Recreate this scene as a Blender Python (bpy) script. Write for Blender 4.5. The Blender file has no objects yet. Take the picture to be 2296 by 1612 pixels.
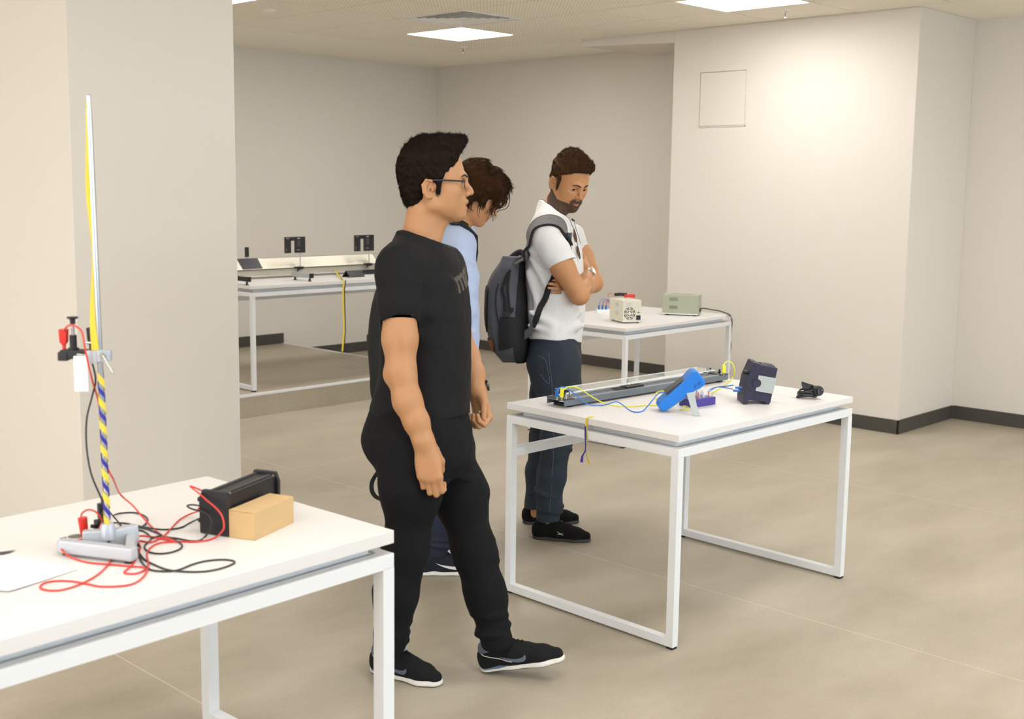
import bpy, bmesh, math, random
import numpy as np
from mathutils import Vector, Matrix, noise as mnoise
random.seed(7)
scene = bpy.context.scene
col = scene.collection
PI = math.pi
# ------------------------------------------------------------------ camera
W, H = 2296, 1612
FPX, PPX, PPY = 2689.86, -41.70, -24.19
CAM = Vector((0, 0, 1.5816))
FW = Vector((0.7063212, 0.69483751, -0.13531888))
RT = Vector((0.70229355, -0.71180624, 0.01075346))
UP = Vector((0.08884891, 0.10262897, 0.99074374))
cd = bpy.data.cameras.new('camera'); cam = bpy.data.objects.new('camera', cd); col.objects.link(cam)
cam.matrix_world = Matrix(((RT.x, UP.x, -FW.x, CAM.x), (RT.y, UP.y, -FW.y, CAM.y), (RT.z, UP.z, -FW.z, CAM.z), (0, 0, 0, 1)))
cd.sensor_width = 36; cd.sensor_fit = 'HORIZONTAL'; cd.lens = 36 * FPX / W
cd.shift_x = -PPX / W; cd.shift_y = PPY / W
cd.clip_start = .05
cd.dof.use_dof = True; cd.dof.focus_distance = 4.7; cd.dof.aperture_fstop = 4.5
scene.camera = cam
# ------------------------------------------------------------------ light
scene.view_settings.view_transform = 'Standard'; scene.view_settings.look = 'None'
scene.view_settings.gamma = 1; scene.view_settings.use_curve_mapping = False
scene.view_settings.exposure = 0.0
wd = bpy.data.worlds.new('world'); scene.world = wd; wd.use_nodes = True
bgn = wd.node_tree.nodes['Background']; bgn.inputs[0].default_value = (.80, .90, 1, 1); bgn.inputs[1].default_value = .80
def area(name, loc, size, energy, color, look):
    l = bpy.data.lights.new(name, 'AREA'); l.shape = 'RECTANGLE'; l.size, l.size_y = size; l.energy = energy; l.color = color
    o = bpy.data.objects.new(name, l); col.objects.link(o); o.location = loc
    o.rotation_euler = (Vector(look) - Vector(loc)).to_track_quat('-Z', 'Y').to_euler()
    return o
area('window_light_warm', (-3.2, 2.6, 1.7), (4.5, 1.8), 110, (1, .93, .84), (4, 4.2, 1.2))
area('window_light_cool', (3.5, -4.5, 1.9), (5, 1.8), 150, (.68, .84, 1), (3.6, 4, 1.0))

def ray(u, v): return FW + RT * ((u - W / 2 - PPX) / FPX) - UP * ((v - H / 2 - PPY) / FPX)
def PD(u, v, d): return CAM + ray(u, v) * d            # point seen at (u,v), d metres into the room
def PZ(u, v, z):
    r = ray(u, v); return CAM + r * ((z - CAM.z) / r.z)
def PX(u, v, x):
    r = ray(u, v); return CAM + r * (x / r.x)
def PY(u, v, y):
    r = ray(u, v); return CAM + r * (y / r.y)
def depth(p): return (Vector(p) - CAM).dot(FW)
# ------------------------------------------------------------------ materials
def lin(c): return tuple((x / 12.92 if x <= .04045 else ((x + .055) / 1.055) ** 2.4) for x in c)
def hexc(h): return lin(tuple(int(h[i:i + 2], 16) / 255 for i in (0, 2, 4)))
def mat(name, c, rough=.5, metal=0, spec=.5, bump=0, bscale=60, var=0, vscale=4, alpha=1, trans=0, sheen=0, sss=0, stretch=None, coat=0):
    m = bpy.data.materials.new(name); m.use_nodes = True; nt = m.node_tree; b = nt.nodes['Principled BSDF']
    if isinstance(c, str): c = hexc(c)
    b.inputs['Base Color'].default_value = (*c, 1); b.inputs['Roughness'].default_value = rough
    b.inputs['Metallic'].default_value = metal; b.inputs['Specular IOR Level'].default_value = spec
    if alpha < 1: b.inputs['Alpha'].default_value = alpha
    if trans: b.inputs['Transmission Weight'].default_value = trans
    if sheen: b.inputs['Sheen Weight'].default_value = sheen
    if coat: b.inputs['Coat Weight'].default_value = coat
    if sss:
        b.inputs['Subsurface Weight'].default_value = sss; b.inputs['Subsurface Radius'].default_value = (1, .35, .2); b.inputs['Subsurface Scale'].default_value = .008
    tc = nt.nodes.new('ShaderNodeTexCoord'); mp = nt.nodes.new('ShaderNodeMapping'); nt.links.new(tc.outputs['Object'], mp.inputs[0])
    if stretch: mp.inputs['Scale'].default_value = stretch
    if var:
        n = nt.nodes.new('ShaderNodeTexNoise'); n.inputs['Scale'].default_value = vscale; n.inputs['Detail'].default_value = 5
        nt.links.new(mp.outputs[0], n.inputs['Vector'])
        r = nt.nodes.new('ShaderNodeValToRGB'); r.color_ramp.elements[0].position = .3; r.color_ramp.elements[1].position = .7
        r.color_ramp.elements[0].color = (*[x * (1 - var) for x in c], 1); r.color_ramp.elements[1].color = (*[min(1, x * (1 + var)) for x in c], 1)
        nt.links.new(n.outputs[0], r.inputs[0]); nt.links.new(r.outputs[0], b.inputs['Base Color'])
    if bump:
        n = nt.nodes.new('ShaderNodeTexNoise'); n.inputs['Scale'].default_value = bscale; n.inputs['Detail'].default_value = 3
        nt.links.new(mp.outputs[0], n.inputs['Vector'])
        bp = nt.nodes.new('ShaderNodeBump'); bp.inputs['Strength'].default_value = bump; bp.inputs['Distance'].default_value = .01
        nt.links.new(n.outputs[0], bp.inputs['Height']); nt.links.new(bp.outputs[0], b.inputs['Normal'])
    return m
def emis(name, c, s):
    m = bpy.data.materials.new(name); m.use_nodes = True; nt = m.node_tree; nt.nodes.clear()
    e = nt.nodes.new('ShaderNodeEmission'); e.inputs[0].default_value = (*c, 1); e.inputs[1].default_value = s
    o = nt.nodes.new('ShaderNodeOutputMaterial'); nt.links.new(e.outputs[0], o.inputs[0]); return m
class M: pass
M.wall = mat('wall_paint', 'dcd5ca', .75, bump=.05, bscale=300)
M.base = mat('baseboard_dark', '46423c', .55)
M.plain = mat('ceiling_plaster', 'f2ecde', .8)
M.white = mat('white_laminate', 'dedbd8', .38)
M.frame = mat('white_powder_coat', 'e0e1e2', .35)
M.black = mat('black_plastic', '17161a', .42)
M.rubber = mat('black_rubber', '0e0e0e', .6)
M.chrome = mat('polished_steel', 'c9c9c9', .18, 1)
M.alu = mat('brushed_aluminium', 'b9bcc0', .4, .7)
# floor: vinyl sheet with cloudy streaks and a pale weld seam every two metres
def floor_mat():
    m = bpy.data.materials.new('vinyl_floor'); m.use_nodes = True; nt = m.node_tree; b = nt.nodes['Principled BSDF']; N = nt.nodes.new; L = nt.links.new
    tc = N('ShaderNodeTexCoord')
    mp = N('ShaderNodeMapping'); mp.inputs['Rotation'].default_value = (0, 0, math.radians(45)); mp.inputs['Scale'].default_value = (1.5, 3.6, 1)
    L(tc.outputs['Object'], mp.inputs[0])
    n1 = N('ShaderNodeTexNoise'); n1.inputs['Scale'].default_value = .8; n1.inputs['Detail'].default_value = 9; n1.inputs['Roughness'].default_value = .62; L(mp.outputs[0], n1.inputs['Vector'])
    r1 = N('ShaderNodeValToRGB'); e = r1.color_ramp.elements; e[0].position = .3; e[1].position = .72
    e[0].color = (*hexc('9d927f'), 1); e[1].color = (*hexc('b5ab98'), 1); L(n1.outputs[0], r1.inputs[0])
    n2 = N('ShaderNodeTexNoise'); n2.inputs['Scale'].default_value = 60; n2.inputs['Detail'].default_value = 4; L(mp.outputs[0], n2.inputs['Vector'])
    mx = N('ShaderNodeMixRGB'); mx.blend_type = 'OVERLAY'; mx.inputs[0].default_value = .16; L(r1.outputs[0], mx.inputs[1]); L(n2.outputs[0], mx.inputs[2])
    sx = N('ShaderNodeSeparateXYZ'); L(tc.outputs['Object'], sx.inputs[0])
    a = N('ShaderNodeMath'); a.operation = 'ADD'; a.inputs[1].default_value = 20.13; L(sx.outputs[0], a.inputs[0])
    md = N('ShaderNodeMath'); md.operation = 'PINGPONG'; md.inputs[1].default_value = 1.0; L(a.outputs[0], md.inputs[0])
    lt = N('ShaderNodeMath'); lt.operation = 'LESS_THAN'; lt.inputs[1].default_value = .0022; L(md.outputs[0], lt.inputs[0])
    ml = N('ShaderNodeMath'); ml.operation = 'MULTIPLY'; ml.inputs[1].default_value = .55; L(lt.outputs[0], ml.inputs[0])
    m2 = N('ShaderNodeMixRGB'); m2.inputs[2].default_value = (*hexc('ddd3b6'), 1); L(ml.outputs[0], m2.inputs[0]); L(mx.outputs[0], m2.inputs[1])
    L(m2.outputs[0], b.inputs['Base Color']); b.inputs['Roughness'].default_value = .42; b.inputs['Specular IOR Level'].default_value = .45
    bp = N('ShaderNodeBump'); bp.inputs['Strength'].default_value = .06; bp.inputs['Distance'].default_value = .01; L(n2.outputs[0], bp.inputs['Height']); L(bp.outputs[0], b.inputs['Normal'])
    return m
M.floor = floor_mat()
def tile_mat():
    m = bpy.data.materials.new('ceiling_tile'); m.use_nodes = True; nt = m.node_tree; b = nt.nodes['Principled BSDF']; N = nt.nodes.new; L = nt.links.new
    tc = N('ShaderNodeTexCoord'); mp = N('ShaderNodeMapping'); mp.inputs['Rotation'].default_value = (0, 0, math.radians(-45)); L(tc.outputs['Object'], mp.inputs[0])
    wv = N('ShaderNodeTexWave'); wv.bands_direction = 'Y'; wv.inputs['Scale'].default_value = 15; wv.inputs['Distortion'].default_value = .4; wv.inputs['Detail'].default_value = 1
    L(mp.outputs[0], wv.inputs[0])
    r = N('ShaderNodeValToRGB'); r.color_ramp.elements[0].position = 0; r.color_ramp.elements[1].position = .35
    r.color_ramp.elements[0].color = (*hexc('dfd7c6'), 1); r.color_ramp.elements[1].color = (*hexc('f2ebdc'), 1); L(wv.outputs[0], r.inputs[0])
    L(r.outputs[0], b.inputs['Base Color']); b.inputs['Roughness'].default_value = .85
    return m
M.tile = tile_mat()
# ------------------------------------------------------------------ mesh helper
class G:
    def __init__(s): s.v = []; s.f = []; s.mi = []; s.cur = 0
    def add(s, vs, fs, mx=None):
        n = len(s.v)
        for p in vs:
            p = Vector(p); s.v.append(mx @ p if mx else p)
        for f in fs: s.f.append([i + n for i in f]); s.mi.append(s.cur)
        return s
    def box(s, c, d, mx=None, rz=0):
        x, y, z = (q / 2 for q in d); c = Vector(c); R = Matrix.Rotation(rz, 3, 'Z') if rz else None
        vs = [Vector((a * x, b * y, e * z)) for a in (-1, 1) for b in (-1, 1) for e in (-1, 1)]
        vs = [c + (R @ q if R else q) for q in vs]
        return s.add(vs, [(0, 1, 3, 2), (4, 6, 7, 5), (0, 4, 5, 1), (2, 3, 7, 6), (0, 2, 6, 4), (1, 5, 7, 3)], mx)
    def bb(s, lo, hi, mx=None): return s.box([(a + b) / 2 for a, b in zip(lo, hi)], [abs(b - a) for a, b in zip(lo, hi)], mx)
    def prism(s, poly, ax, t0, t1, mx=None):
        # polygon in the plane normal to ax, extruded t0..t1
        def p3(a, b, t): return {'x': (t, a, b), 'y': (a, t, b), 'z': (a, b, t)}[ax]
        n = len(poly); vs = [p3(a, b, t0) for a, b in poly] + [p3(a, b, t1) for a, b in poly]
        fs = [tuple(range(n))[::-1], tuple(range(n, 2 * n))] + [(i, (i + 1) % n, n + (i + 1) % n, n + i) for i in range(n)]
        return s.add(vs, fs, mx)
    def tube(s, pts, r, n=8, mx=None, caps=True, closed=False, flat=None, up=None):
        pts = [Vector(p) for p in pts]; k = len(pts); rs = r if hasattr(r, '__len__') else [r] * k
        vs = []; prev = None
        for i, p in enumerate(pts):
            if closed: t = pts[(i + 1) % k] - pts[i - 1]
            else: t = pts[min(i + 1, k - 1)] - pts[max(i - 1, 0)]
            t = t.normalized() if t.length > 1e-9 else Vector((0, 0, 1))
            if prev is None:
                a = Vector(up) if up else (Vector((0, 0, 1)) if abs(t.z) < .9 else Vector((1, 0, 0)))
            else: a = prev
            x = (a - t * a.dot(t)).normalized(); prev = x; y = t.cross(x)
            w = rs[i]; h = w if flat is None else w * flat
            for j in range(n):
                an = 2 * PI * (j + .5) / n; vs.append(p + x * math.cos(an) * h + y * math.sin(an) * w)
        fs = []
        for i in range(k if closed else k - 1):
            b = ((i + 1) % k) * n
            for j in range(n): fs.append((i * n + j, i * n + (j + 1) % n, b + (j + 1) % n, b + j))
        if caps and not closed: fs += [tuple(range(n))[::-1], tuple(range((k - 1) * n, k * n))]
        return s.add(vs, fs, mx)
    def cyl(s, a, b, r, n=20, mx=None, r2=None): return s.tube([a, b], [r, r if r2 is None else r2], n, mx)
    def lathe(s, prof, n=24, mx=None, c=(0, 0, 0)):
        vs = []; c = Vector(c)
        for r, z in prof:
            for j in range(n):
                a = 2 * PI * j / n; vs.append(c + Vector((r * math.cos(a), r * math.sin(a), z)))
        fs = [(i * n + j, i * n + (j + 1) % n, (i + 1) * n + (j + 1) % n, (i + 1) * n + j) for i in range(len(prof) - 1) for j in range(n)]
        fs += [tuple(range(n))[::-1], tuple(range((len(prof) - 1) * n, len(prof) * n))]
        return s.add(vs, fs, mx)
    def strip(s, pts, wv, th=.0006):
        # ribbon: centre points, width vectors
        vs = []; k = len(pts)
        for i in range(k):
            p = Vector(pts[i]); w = Vector(wv[i]); t = (Vector(pts[min(i + 1, k - 1)]) - Vector(pts[max(i - 1, 0)])).normalized()
            nn = t.cross(w.normalized()) * th
            vs += [p - w + nn, p + w + nn, p + w - nn, p - w - nn]
        fs = [(i * 4 + j, i * 4 + (j + 1) % 4, i * 4 + 4 + (j + 1) % 4, i * 4 + 4 + j) for i in range(k - 1) for j in range(4)] + [(3, 2, 1, 0), tuple(range(k * 4 - 4, k * 4))]
        return s.add(vs, fs)
    def obj(s, name, m, parent=None, smooth=False, bevel=0, seg=2, loc=None, rot=None):
        me = bpy.data.meshes.new(name); me.from_pydata([tuple(p) for p in s.v], [], s.f)
        ms = m if isinstance(m, (list, tuple)) else [m]
        for q in ms: me.materials.append(q)
        if len(ms) > 1: me.polygons.foreach_set('material_index', s.mi)
        bm = bmesh.new(); bm.from_mesh(me); bmesh.ops.recalc_face_normals(bm, faces=bm.faces)
        if bevel:
            es = [e for e in bm.edges if len(e.link_faces) == 2 and e.calc_face_angle(0) > .5]
            bmesh.ops.bevel(bm, geom=es, offset=bevel, segments=seg, affect='EDGES', profile=.5, clamp_overlap=True)
        bm.to_mesh(me); bm.free()
        if smooth or bevel: me.shade_smooth(); me.set_sharp_from_angle(angle=math.radians(40))
        o = bpy.data.objects.new(name, me); col.objects.link(o)
        if bevel: wn = o.modifiers.new('weighted_normal', 'WEIGHTED_NORMAL'); wn.keep_sharp = True
        if parent: o.parent = parent
        if loc is not None: o.location = loc
        if rot is not None: o.rotation_euler = rot
        return o
def tag(o, label=None, cat=None, group=None, kind=None):
    if label: o['label'] = label
    if cat: o['category'] = cat
    if group: o['group'] = group
    if kind: o['kind'] = kind
    return o
def thing(name, label, cat, loc=(0, 0, 0), rz=0, group=None):
    o = bpy.data.objects.new(name, None); col.objects.link(o); o.location = loc; o.rotation_euler = (0, 0, rz); o.empty_display_size = .1
    return tag(o, label, cat, group)
def struct(g, name, m, **k):
    o = g.obj(name, m, **k); o['kind'] = 'structure'; return o
def copy_tree(o, parent=None):
    c = o.copy(); col.objects.link(c)
    if parent: c.parent = parent
    for ch in list(o.children): copy_tree(ch, c)
    return c
def spline(pts, n=8):
    # Catmull-Rom through the points
    P = [Vector(p) for p in pts]; out = []
    for i in range(len(P) - 1):
        a = P[max(i - 1, 0)]; b = P[i]; c = P[i + 1]; d = P[min(i + 2, len(P) - 1)]
        for k in range(n):
            t = k / n
            out.append(.5 * ((2 * b) + (c - a) * t + (2 * a - 5 * b + 4 * c - d) * t * t + (3 * b - a - 3 * c + d) * t ** 3))
    return out + [P[-1]]
# ------------------------------------------------------------------ room
HC = 2.71; XW = 8.14; YW = 8.83; XP = 7.32; YE = 7.68; XL, YL = -3.5, -4.5
PLX, PLY0, PLY1 = 6.29, 6.78, YW; HP = .155
struct(G().add([(XL, YL, 0), (XW, YL, 0), (XW, YW, 0), (XL, YW, 0)], [(0, 1, 2, 3)]), 'floor', M.floor)
struct(G().bb((XL, YW, 0), (XW + .2, YW + .2, HC + .3)), 'wall_back', M.wall)
struct(G().bb((XW, YL, 0), (XW + .2, YW, HC + .3)), 'wall_right', M.wall)
struct(G().bb((XP, 3.505, 0), (XW, 5.38, HC)), 'wall_pillar_right', M.wall, bevel=.004)
struct(G().bb((2.09, 4.25, 0), (2.802, 6.2, HC)), 'wall_pillar_left', M.wall, bevel=.004)
# dropped beam between the right pillar and the alcove
struct(G().prism([(5.38, HC), (6.27, HC), (6.27, 2.66), (5.38, 2.625)], 'x', XP, XW), 'trim_1', M.wall)
def baseboard(name, pts, z=0, h=.092, t=.012):
    g = G()
    for a, b in zip(pts, pts[1:]):
        lo = (min(a[0], b[0]) - (t if a[0] == b[0] else 0), min(a[1], b[1]) - (t if a[1] == b[1] else 0), z)
        hi = (max(a[0], b[0]), max(a[1], b[1]), z + h)
        g.bb(lo, hi)
    return struct(g, name, M.base, bevel=.003)
baseboard('baseboard_right', [(XW, YL), (XW, 3.505 - .012)]); baseboard('baseboard_pillar_side', [(XP - .012, 3.505), (XW - .012, 3.505)])
baseboard('baseboard_pillar_front', [(XP, 3.493), (XP, 5.38)]); baseboard('baseboard_alcove', [(XW, 5.38), (XW, YW)]); baseboard('baseboard_back', [(PLX, YW), (XW, YW)])
baseboard('baseboard_platform', [(3.2, YW), (PLX - .005, YW)], z=HP)
g = G(); g.bb((XP - .012, 5.38, 0), (XW, 5.392, .092)); struct(g, 'baseboard_pillar_back', M.base)
g = G(); g.bb((2.078, 4.238, 0), (2.814, 6.212, .092)); struct(g, 'baseboard_pillar_left', M.base)
# raised platform with its white edge strip
struct(G().bb((XL, PLY0, 0), (PLX, YW, HP)), 'floor_platform', M.floor)
g = G(); g.bb((XL, PLY0 - .004, HP - .012), (PLX + .004, PLY0 + .022, HP + .003)); g.bb((PLX - .022, PLY0, HP - .012), (PLX + .004, YW, HP + .003)); struct(g, 'trim_2', M.frame)
# ceiling: tile field with a plain plaster border
TX, TY = .575, .625
nx, ny = 18, 19
holes = {}
for i in range(6):
    for j in range(6): holes[(1 + 4 * i, 1 + 4 * j)] = 'led'
holes[(2, 2)] = 'vent'; holes.pop((9, 5))
gt = G(); gg = G()
for i in range(nx):
    for j in range(ny):
        if (i, j) in holes: continue
        x1, y1 = XP - i * TX, YE - j * TY; gt.bb((x1 - TX + .004, y1 - TY + .004, HC), (x1 - .004, y1 - .004, HC + .015))
struct(gt, 'ceiling', M.tile)
x0, y0 = XP - nx * TX, YE - ny * TY
gg = G(); gg.bb((x0, y0, HC + .012), (XP, YE, HC + .03)); struct(gg, 'ceiling_backing', mat('ceiling_gap_dark', '4b4338', .9))
gg = G(); gg.bb((XP, y0, HC), (XW, YW, HC + .06)); gg.bb((XL - 1, YE, HC), (XP, YW, HC + .06)); struct(gg, 'ceiling_border', M.plain)
# ------------------------------------------------------------------ ceiling fittings
M.led = emis('led_diffuser', (1, .985, .975), 21.0)
M.lampframe = mat('lamp_frame_white', 'f2f0ea', .4)
def led(i, j):
    x1, y1 = XP - i * TX, YE - j * TY; cx, cy = x1 - TX / 2, y1 - TY / 2
    names = {(1, 1): 'square LED ceiling panel next to the grey air vent', (1, 5): 'square LED ceiling panel by the bright pillar, cut by the top edge', (5, 1): 'square LED ceiling panel peeking out beside the grey pillar at the top edge'}
    t = thing('ceiling_light', names.get((i, j), 'square LED ceiling panel in the rows beyond the photo edges'), 'ceiling light', (cx, cy, HC), group=None if (i, j) in names else 'ceiling panels out of view')
    a, b = TX / 2 - .003, TY / 2 - .003; w = .012; g = G()
    for lo, hi in (((-a, -b), (a, -b + w)), ((-a, b - w), (a, b)), ((-a, -b + w), (-a + w, b - w)), ((a - w, -b + w), (a, b - w))): g.bb((*lo, -.004), (*hi, .02))
    g.obj('frame', M.lampframe, t, bevel=.002)
    G().bb((-a + w, -b + w, -.001), (a - w, b - w, .008)).obj('diffuser', M.led, t)
def vent(i, j, label):
    x1, y1 = XP - i * TX, YE - j * TY; cx, cy = x1 - TX / 2, y1 - TY / 2
    t = thing('air_vent', label, 'air vent', (cx, cy, HC)); a, b = TX / 2 - .003, TY / 2 - .003
    g = G(); w = .014
    for lo, hi in (((-a, -b), (a, -b + w)), ((-a, b - w), (a, b)), ((-a, -b + w), (-a + w, b - w)), ((a - w, -b + w), (a, b - w))): g.bb((*lo, -.004), (*hi, .01))
    g.obj('frame', M.lampframe, t, bevel=.002)
    for k in range(5):
        s1 = 1 - .165 * (k + .35); s0 = s1 - .085; g = G()
        A = (a - w) * s1 + .0; Bv = (b - w) * s1; C = (a - w) * s0; D = (b - w) * s0
        vs = [(-A, -Bv, .0), (A, -Bv, .0), (A, Bv, .0), (-A, Bv, .0), (-C, -D, .028), (C, -D, .028), (C, D, .028), (-C, D, .028)]
        vs2 = [(x, y, z + .003) for x, y, z in vs]
        g.add(vs + vs2, [(q, (q + 1) % 4, 4 + (q + 1) % 4, 4 + q) for q in range(4)] + [(8 + q, 12 + q, 12 + (q + 1) % 4, 8 + (q + 1) % 4) for q in range(4)] + [(q, 8 + q, 8 + (q + 1) % 4, (q + 1) % 4) for q in range(4)] + [(4 + q, 4 + (q + 1) % 4, 12 + (q + 1) % 4, 12 + q) for q in range(4)])
        g.obj('louvre', M.lampframe, t)
    G().bb((-a * .15, -b * .15, .0), (a * .15, b * .15, .004)).obj('centre_plate', M.lampframe, t)
    G().bb((-a + .01, -b + .01, .035), (a - .01, b - .01, .045)).obj('duct_opening', mat('duct_dark', '4e4a44', .8), t)
for (i, j), k in holes.items():
    if i >= nx or j >= ny: continue
    if k == 'led': led(i, j)
    else: vent(i, j, 'square four-way air vent in the tiled ceiling beside the far light panel')
def sprinkler(p, label):
    t = thing('sprinkler', label, 'sprinkler', (p.x, p.y, HC))
    G().lathe([(.030, 0), (.030, -.004), (.012, -.010), (.012, .002)]).obj('escutcheon', M.lampframe, t, smooth=True)
    g = G(); g.cyl((0, 0, -.008), (0, 0, -.022), .008, 10); g.tube([(-.009, 0, -.02), (-.012, 0, -.034), (0, 0, -.046)], .002, 6); g.tube([(.009, 0, -.02), (.012, 0, -.034), (0, 0, -.046)], .002, 6); g.lathe([(.0, -.046), (.014, -.047), (.014, -.049), (.0, -.05)], 14)
    g.obj('head', M.chrome, t)
    G().cyl((0, 0, -.022), (0, 0, -.044), .0025, 8).obj('bulb', mat('sprinkler_red', 'b0301f', .2), t)
sprinkler(PZ(1040, 105, HC), 'small ceiling sprinkler behind the far light panel'); sprinkler(PZ(1762, 22, HC), 'small ceiling sprinkler above the bright pillar by the near light panel')
p = PZ(603, 22, HC); t = thing('smoke_detector', 'round flat disc in the tiled ceiling near the grey pillar', 'detector', (p.x, p.y, HC)); G().lathe([(.045, 0), (.045, -.006), (.03, -.012), (.001, -.012)]).obj('disc', M.lampframe, t, smooth=True)
# inspection hatch in the right pillar
t = thing('wall_hatch', 'square painted inspection hatch set in the bright pillar', 'hatch', (XP, 4.945, 2.205))
g = G(); a = .197
for lo, hi in (((-a, -a), (a, -a + .006)), ((-a, a - .006), (a, a)), ((-a, -a), (-a + .004, a)), ((a - .004, -a), (a, a))): g.bb((-.005, *lo), (0, *hi))
g.obj('frame', M.wall, t); G().bb((-.002, -a + .008, -a + .010), (0.0, a - .008, a - .010)).obj('panel', M.wall, t); G().bb((-.0008, -a + .002, -a + .002), (0.0, a - .002, a - .002)).obj('gap', mat('hatch_gap', '8d826f', .9), t)
# ------------------------------------------------------------------ tables
def make_table(label, corner, z0, yaw, w, l, h, t, tube, side=1, gap=.023):
    """corner = near-right floor corner; the long side runs along +x*side, the short side along +y"""
    T = thing('work_table', label, 'table', (corner[0], corner[1], z0), yaw)
    sx = side; X = lambda a: a * sx
    def B(g, lo, hi): g.bb((min(X(lo[0]), X(hi[0])), lo[1], lo[2]), (max(X(lo[0]), X(hi[0])), hi[1], hi[2]))
    g = G(); B(g, (0, 0, h - t), (l, w, h)); g.obj('tabletop', M.white, T, bevel=.002)
    zt = h - t - gap
    g = G(); i = .045; k = .02; B(g, (tube - .004, tube - .004, zt - .003), (l - tube + .004, w - tube + .004, zt))
    B(g, (i, i, zt), (l - i, i + k, h - t)); B(g, (i, w - i - k, zt), (l - i, w - i, h - t)); B(g, (i, i + k, zt), (i + k, w - i - k, h - t)); B(g, (l - i - k, i + k, zt), (l - i, w - i - k, h - t)); g.obj('spacer_frame', M.frame, T)
    u = tube; zb = .008; e = .0005
    for a in (0, l - u):
        for b in (0, w - u):
            g = G(); B(g, (a, b, zb + u), (a + u, b + u, zt - u)); lg = g.obj('leg', M.frame, T)
            g = G(); B(g, (a + .002, b + .002, 0), (a + u - .002, b + u - .002, zb)); g.obj('foot_pad', M.rubber, lg)
        g = G(); B(g, (a, 0, zb), (a + u, w, zb + u)); g.obj('floor_rail', M.frame, T, bevel=.0015)
        g = G(); B(g, (a, 0, zt - u), (a + u, w, zt)); g.obj('end_rail', M.frame, T, bevel=.0015)
    for b in (0, w - u):
        g = G(); B(g, (u, b, zt - u), (l - u, b + u, zt)); g.obj('side_rail', M.frame, T)
    g = G(); B(g, (u, w - u, .545), (l - u, w, .545 + u * 1.15)); g.obj('back_rail', M.frame, T)
    return T
T1H, T2H, T3H = .741, .754, .735
make_table('white work table nearest the camera at lower left, with the tall stand', (1.866, 2.17), 0, .043, .785, 1.75, T1H, .033, .036, -1, .025)
make_table('white work table in the centre with the long grey optical rail on it', (3.256, 2.324), 0, -.02, .82, 1.148, T2H, .0245, .030)
make_table('white work table at the back by the bright pillar, with two power supplies', (5.657, 4.45), 0, .024, .78, 1.175, T3H, .021, .026)
T4X, T4Y = 4.63, 6.86
T4H = PX(561, 641, T4X).z - HP
make_table('white work table standing on the raised platform, carrying the white air track', (T4X, T4Y), HP, -.02, .80, 1.72, T4H, .024, .028)
# ------------------------------------------------------------------ more materials
M.red = mat('red_plastic', 'd0281c', .4); M.redcable = mat('red_cable', 'cf3a2f', .45); M.blackcable = mat('black_cable', '232427', .45)
M.bluecable = mat('blue_cable', '2f74cf', .4); M.yellowcable = mat('yellow_cable', 'e2e02f', .4); M.yellow = mat('yellow_plastic', 'e6e22a', .4); M.blueplug = mat('blue_plastic', '1f66b4', .4)
M.ribY = mat('yellow_ribbon', 'e0c63c', .5); M.ribB = mat('navy_ribbon', '2b2494', .5); M.ribK = mat('dark_ribbon', '1f1a3c', .5)
M.cast = mat('cast_grey_enamel', 'b4b8be', .35, .25, bump=.03, bscale=200)
M.card = mat('kraft_cardboard', 'c6a676', .8, var=.04, vscale=30, bump=.03, bscale=250)
M.whitep = mat('white_plastic', 'eceeed', .5)
M.meter = mat('blue_holster', '1273cf', .42); M.greyp = mat('grey_plastic', 'a9b0ad', .5); M.purple = mat('purple_enamel', '463a8e', .4)
M.navy = mat('dark_navy_plastic', '24223a', .5, bump=.02, bscale=400); M.clear = mat('clear_acrylic', 'f4fbfa', .08, alpha=.22); M.rail = mat('grey_anodised', '6f767d', .45, .3)
M.track = mat('cream_white_enamel', 'e9e2cf', .4); M.green = mat('grey_green_enamel', 'a5a893', .5); M.beige = mat('ivory_enamel', 'd9d3c2', .5); M.darkgrey = mat('dark_grey_plastic', '3b3a3a', .5)
M.paper = mat('white_paper', 'e6e4e6', .8)
ZT1, ZT2, ZT3, ZT4 = T1H, T2H, T3H, HP + T4H
HR = Vector((RT.x, RT.y, 0)).normalized(); HF = Vector((-HR.y, HR.x, 0))     # level directions: to the right and into the room
YAWC = math.atan2(HR.y, HR.x)
def cable(name, pts, r, m, label, cat='cable', group=None, n=6):
    o = G().tube(spline(pts, n), r, 8).obj(name, m, smooth=True); return tag(o, label, cat, group)
def ribpart(g, pts, half, wdir, n=8):
    sp = spline(pts, n); g.strip(sp, [Vector(wdir).normalized() * half] * len(sp)); return g
def boxfit(A, B, Cc, z, top=None, h=None):
    """origin at the near corner B; x runs to C, y runs to A"""
    b = PZ(*B, z); a = PZ(*A, z); c = PZ(*Cc, z); ex = c - b; yaw = math.atan2(ex.y, ex.x); ey = Vector((-math.sin(yaw), math.cos(yaw), 0)); wy = (a - b).dot(ey)
    if top: d = depth(b); h = (B[1] - top) / FPX * d * 1.0
    return b, yaw, ex.length, wy, h
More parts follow.
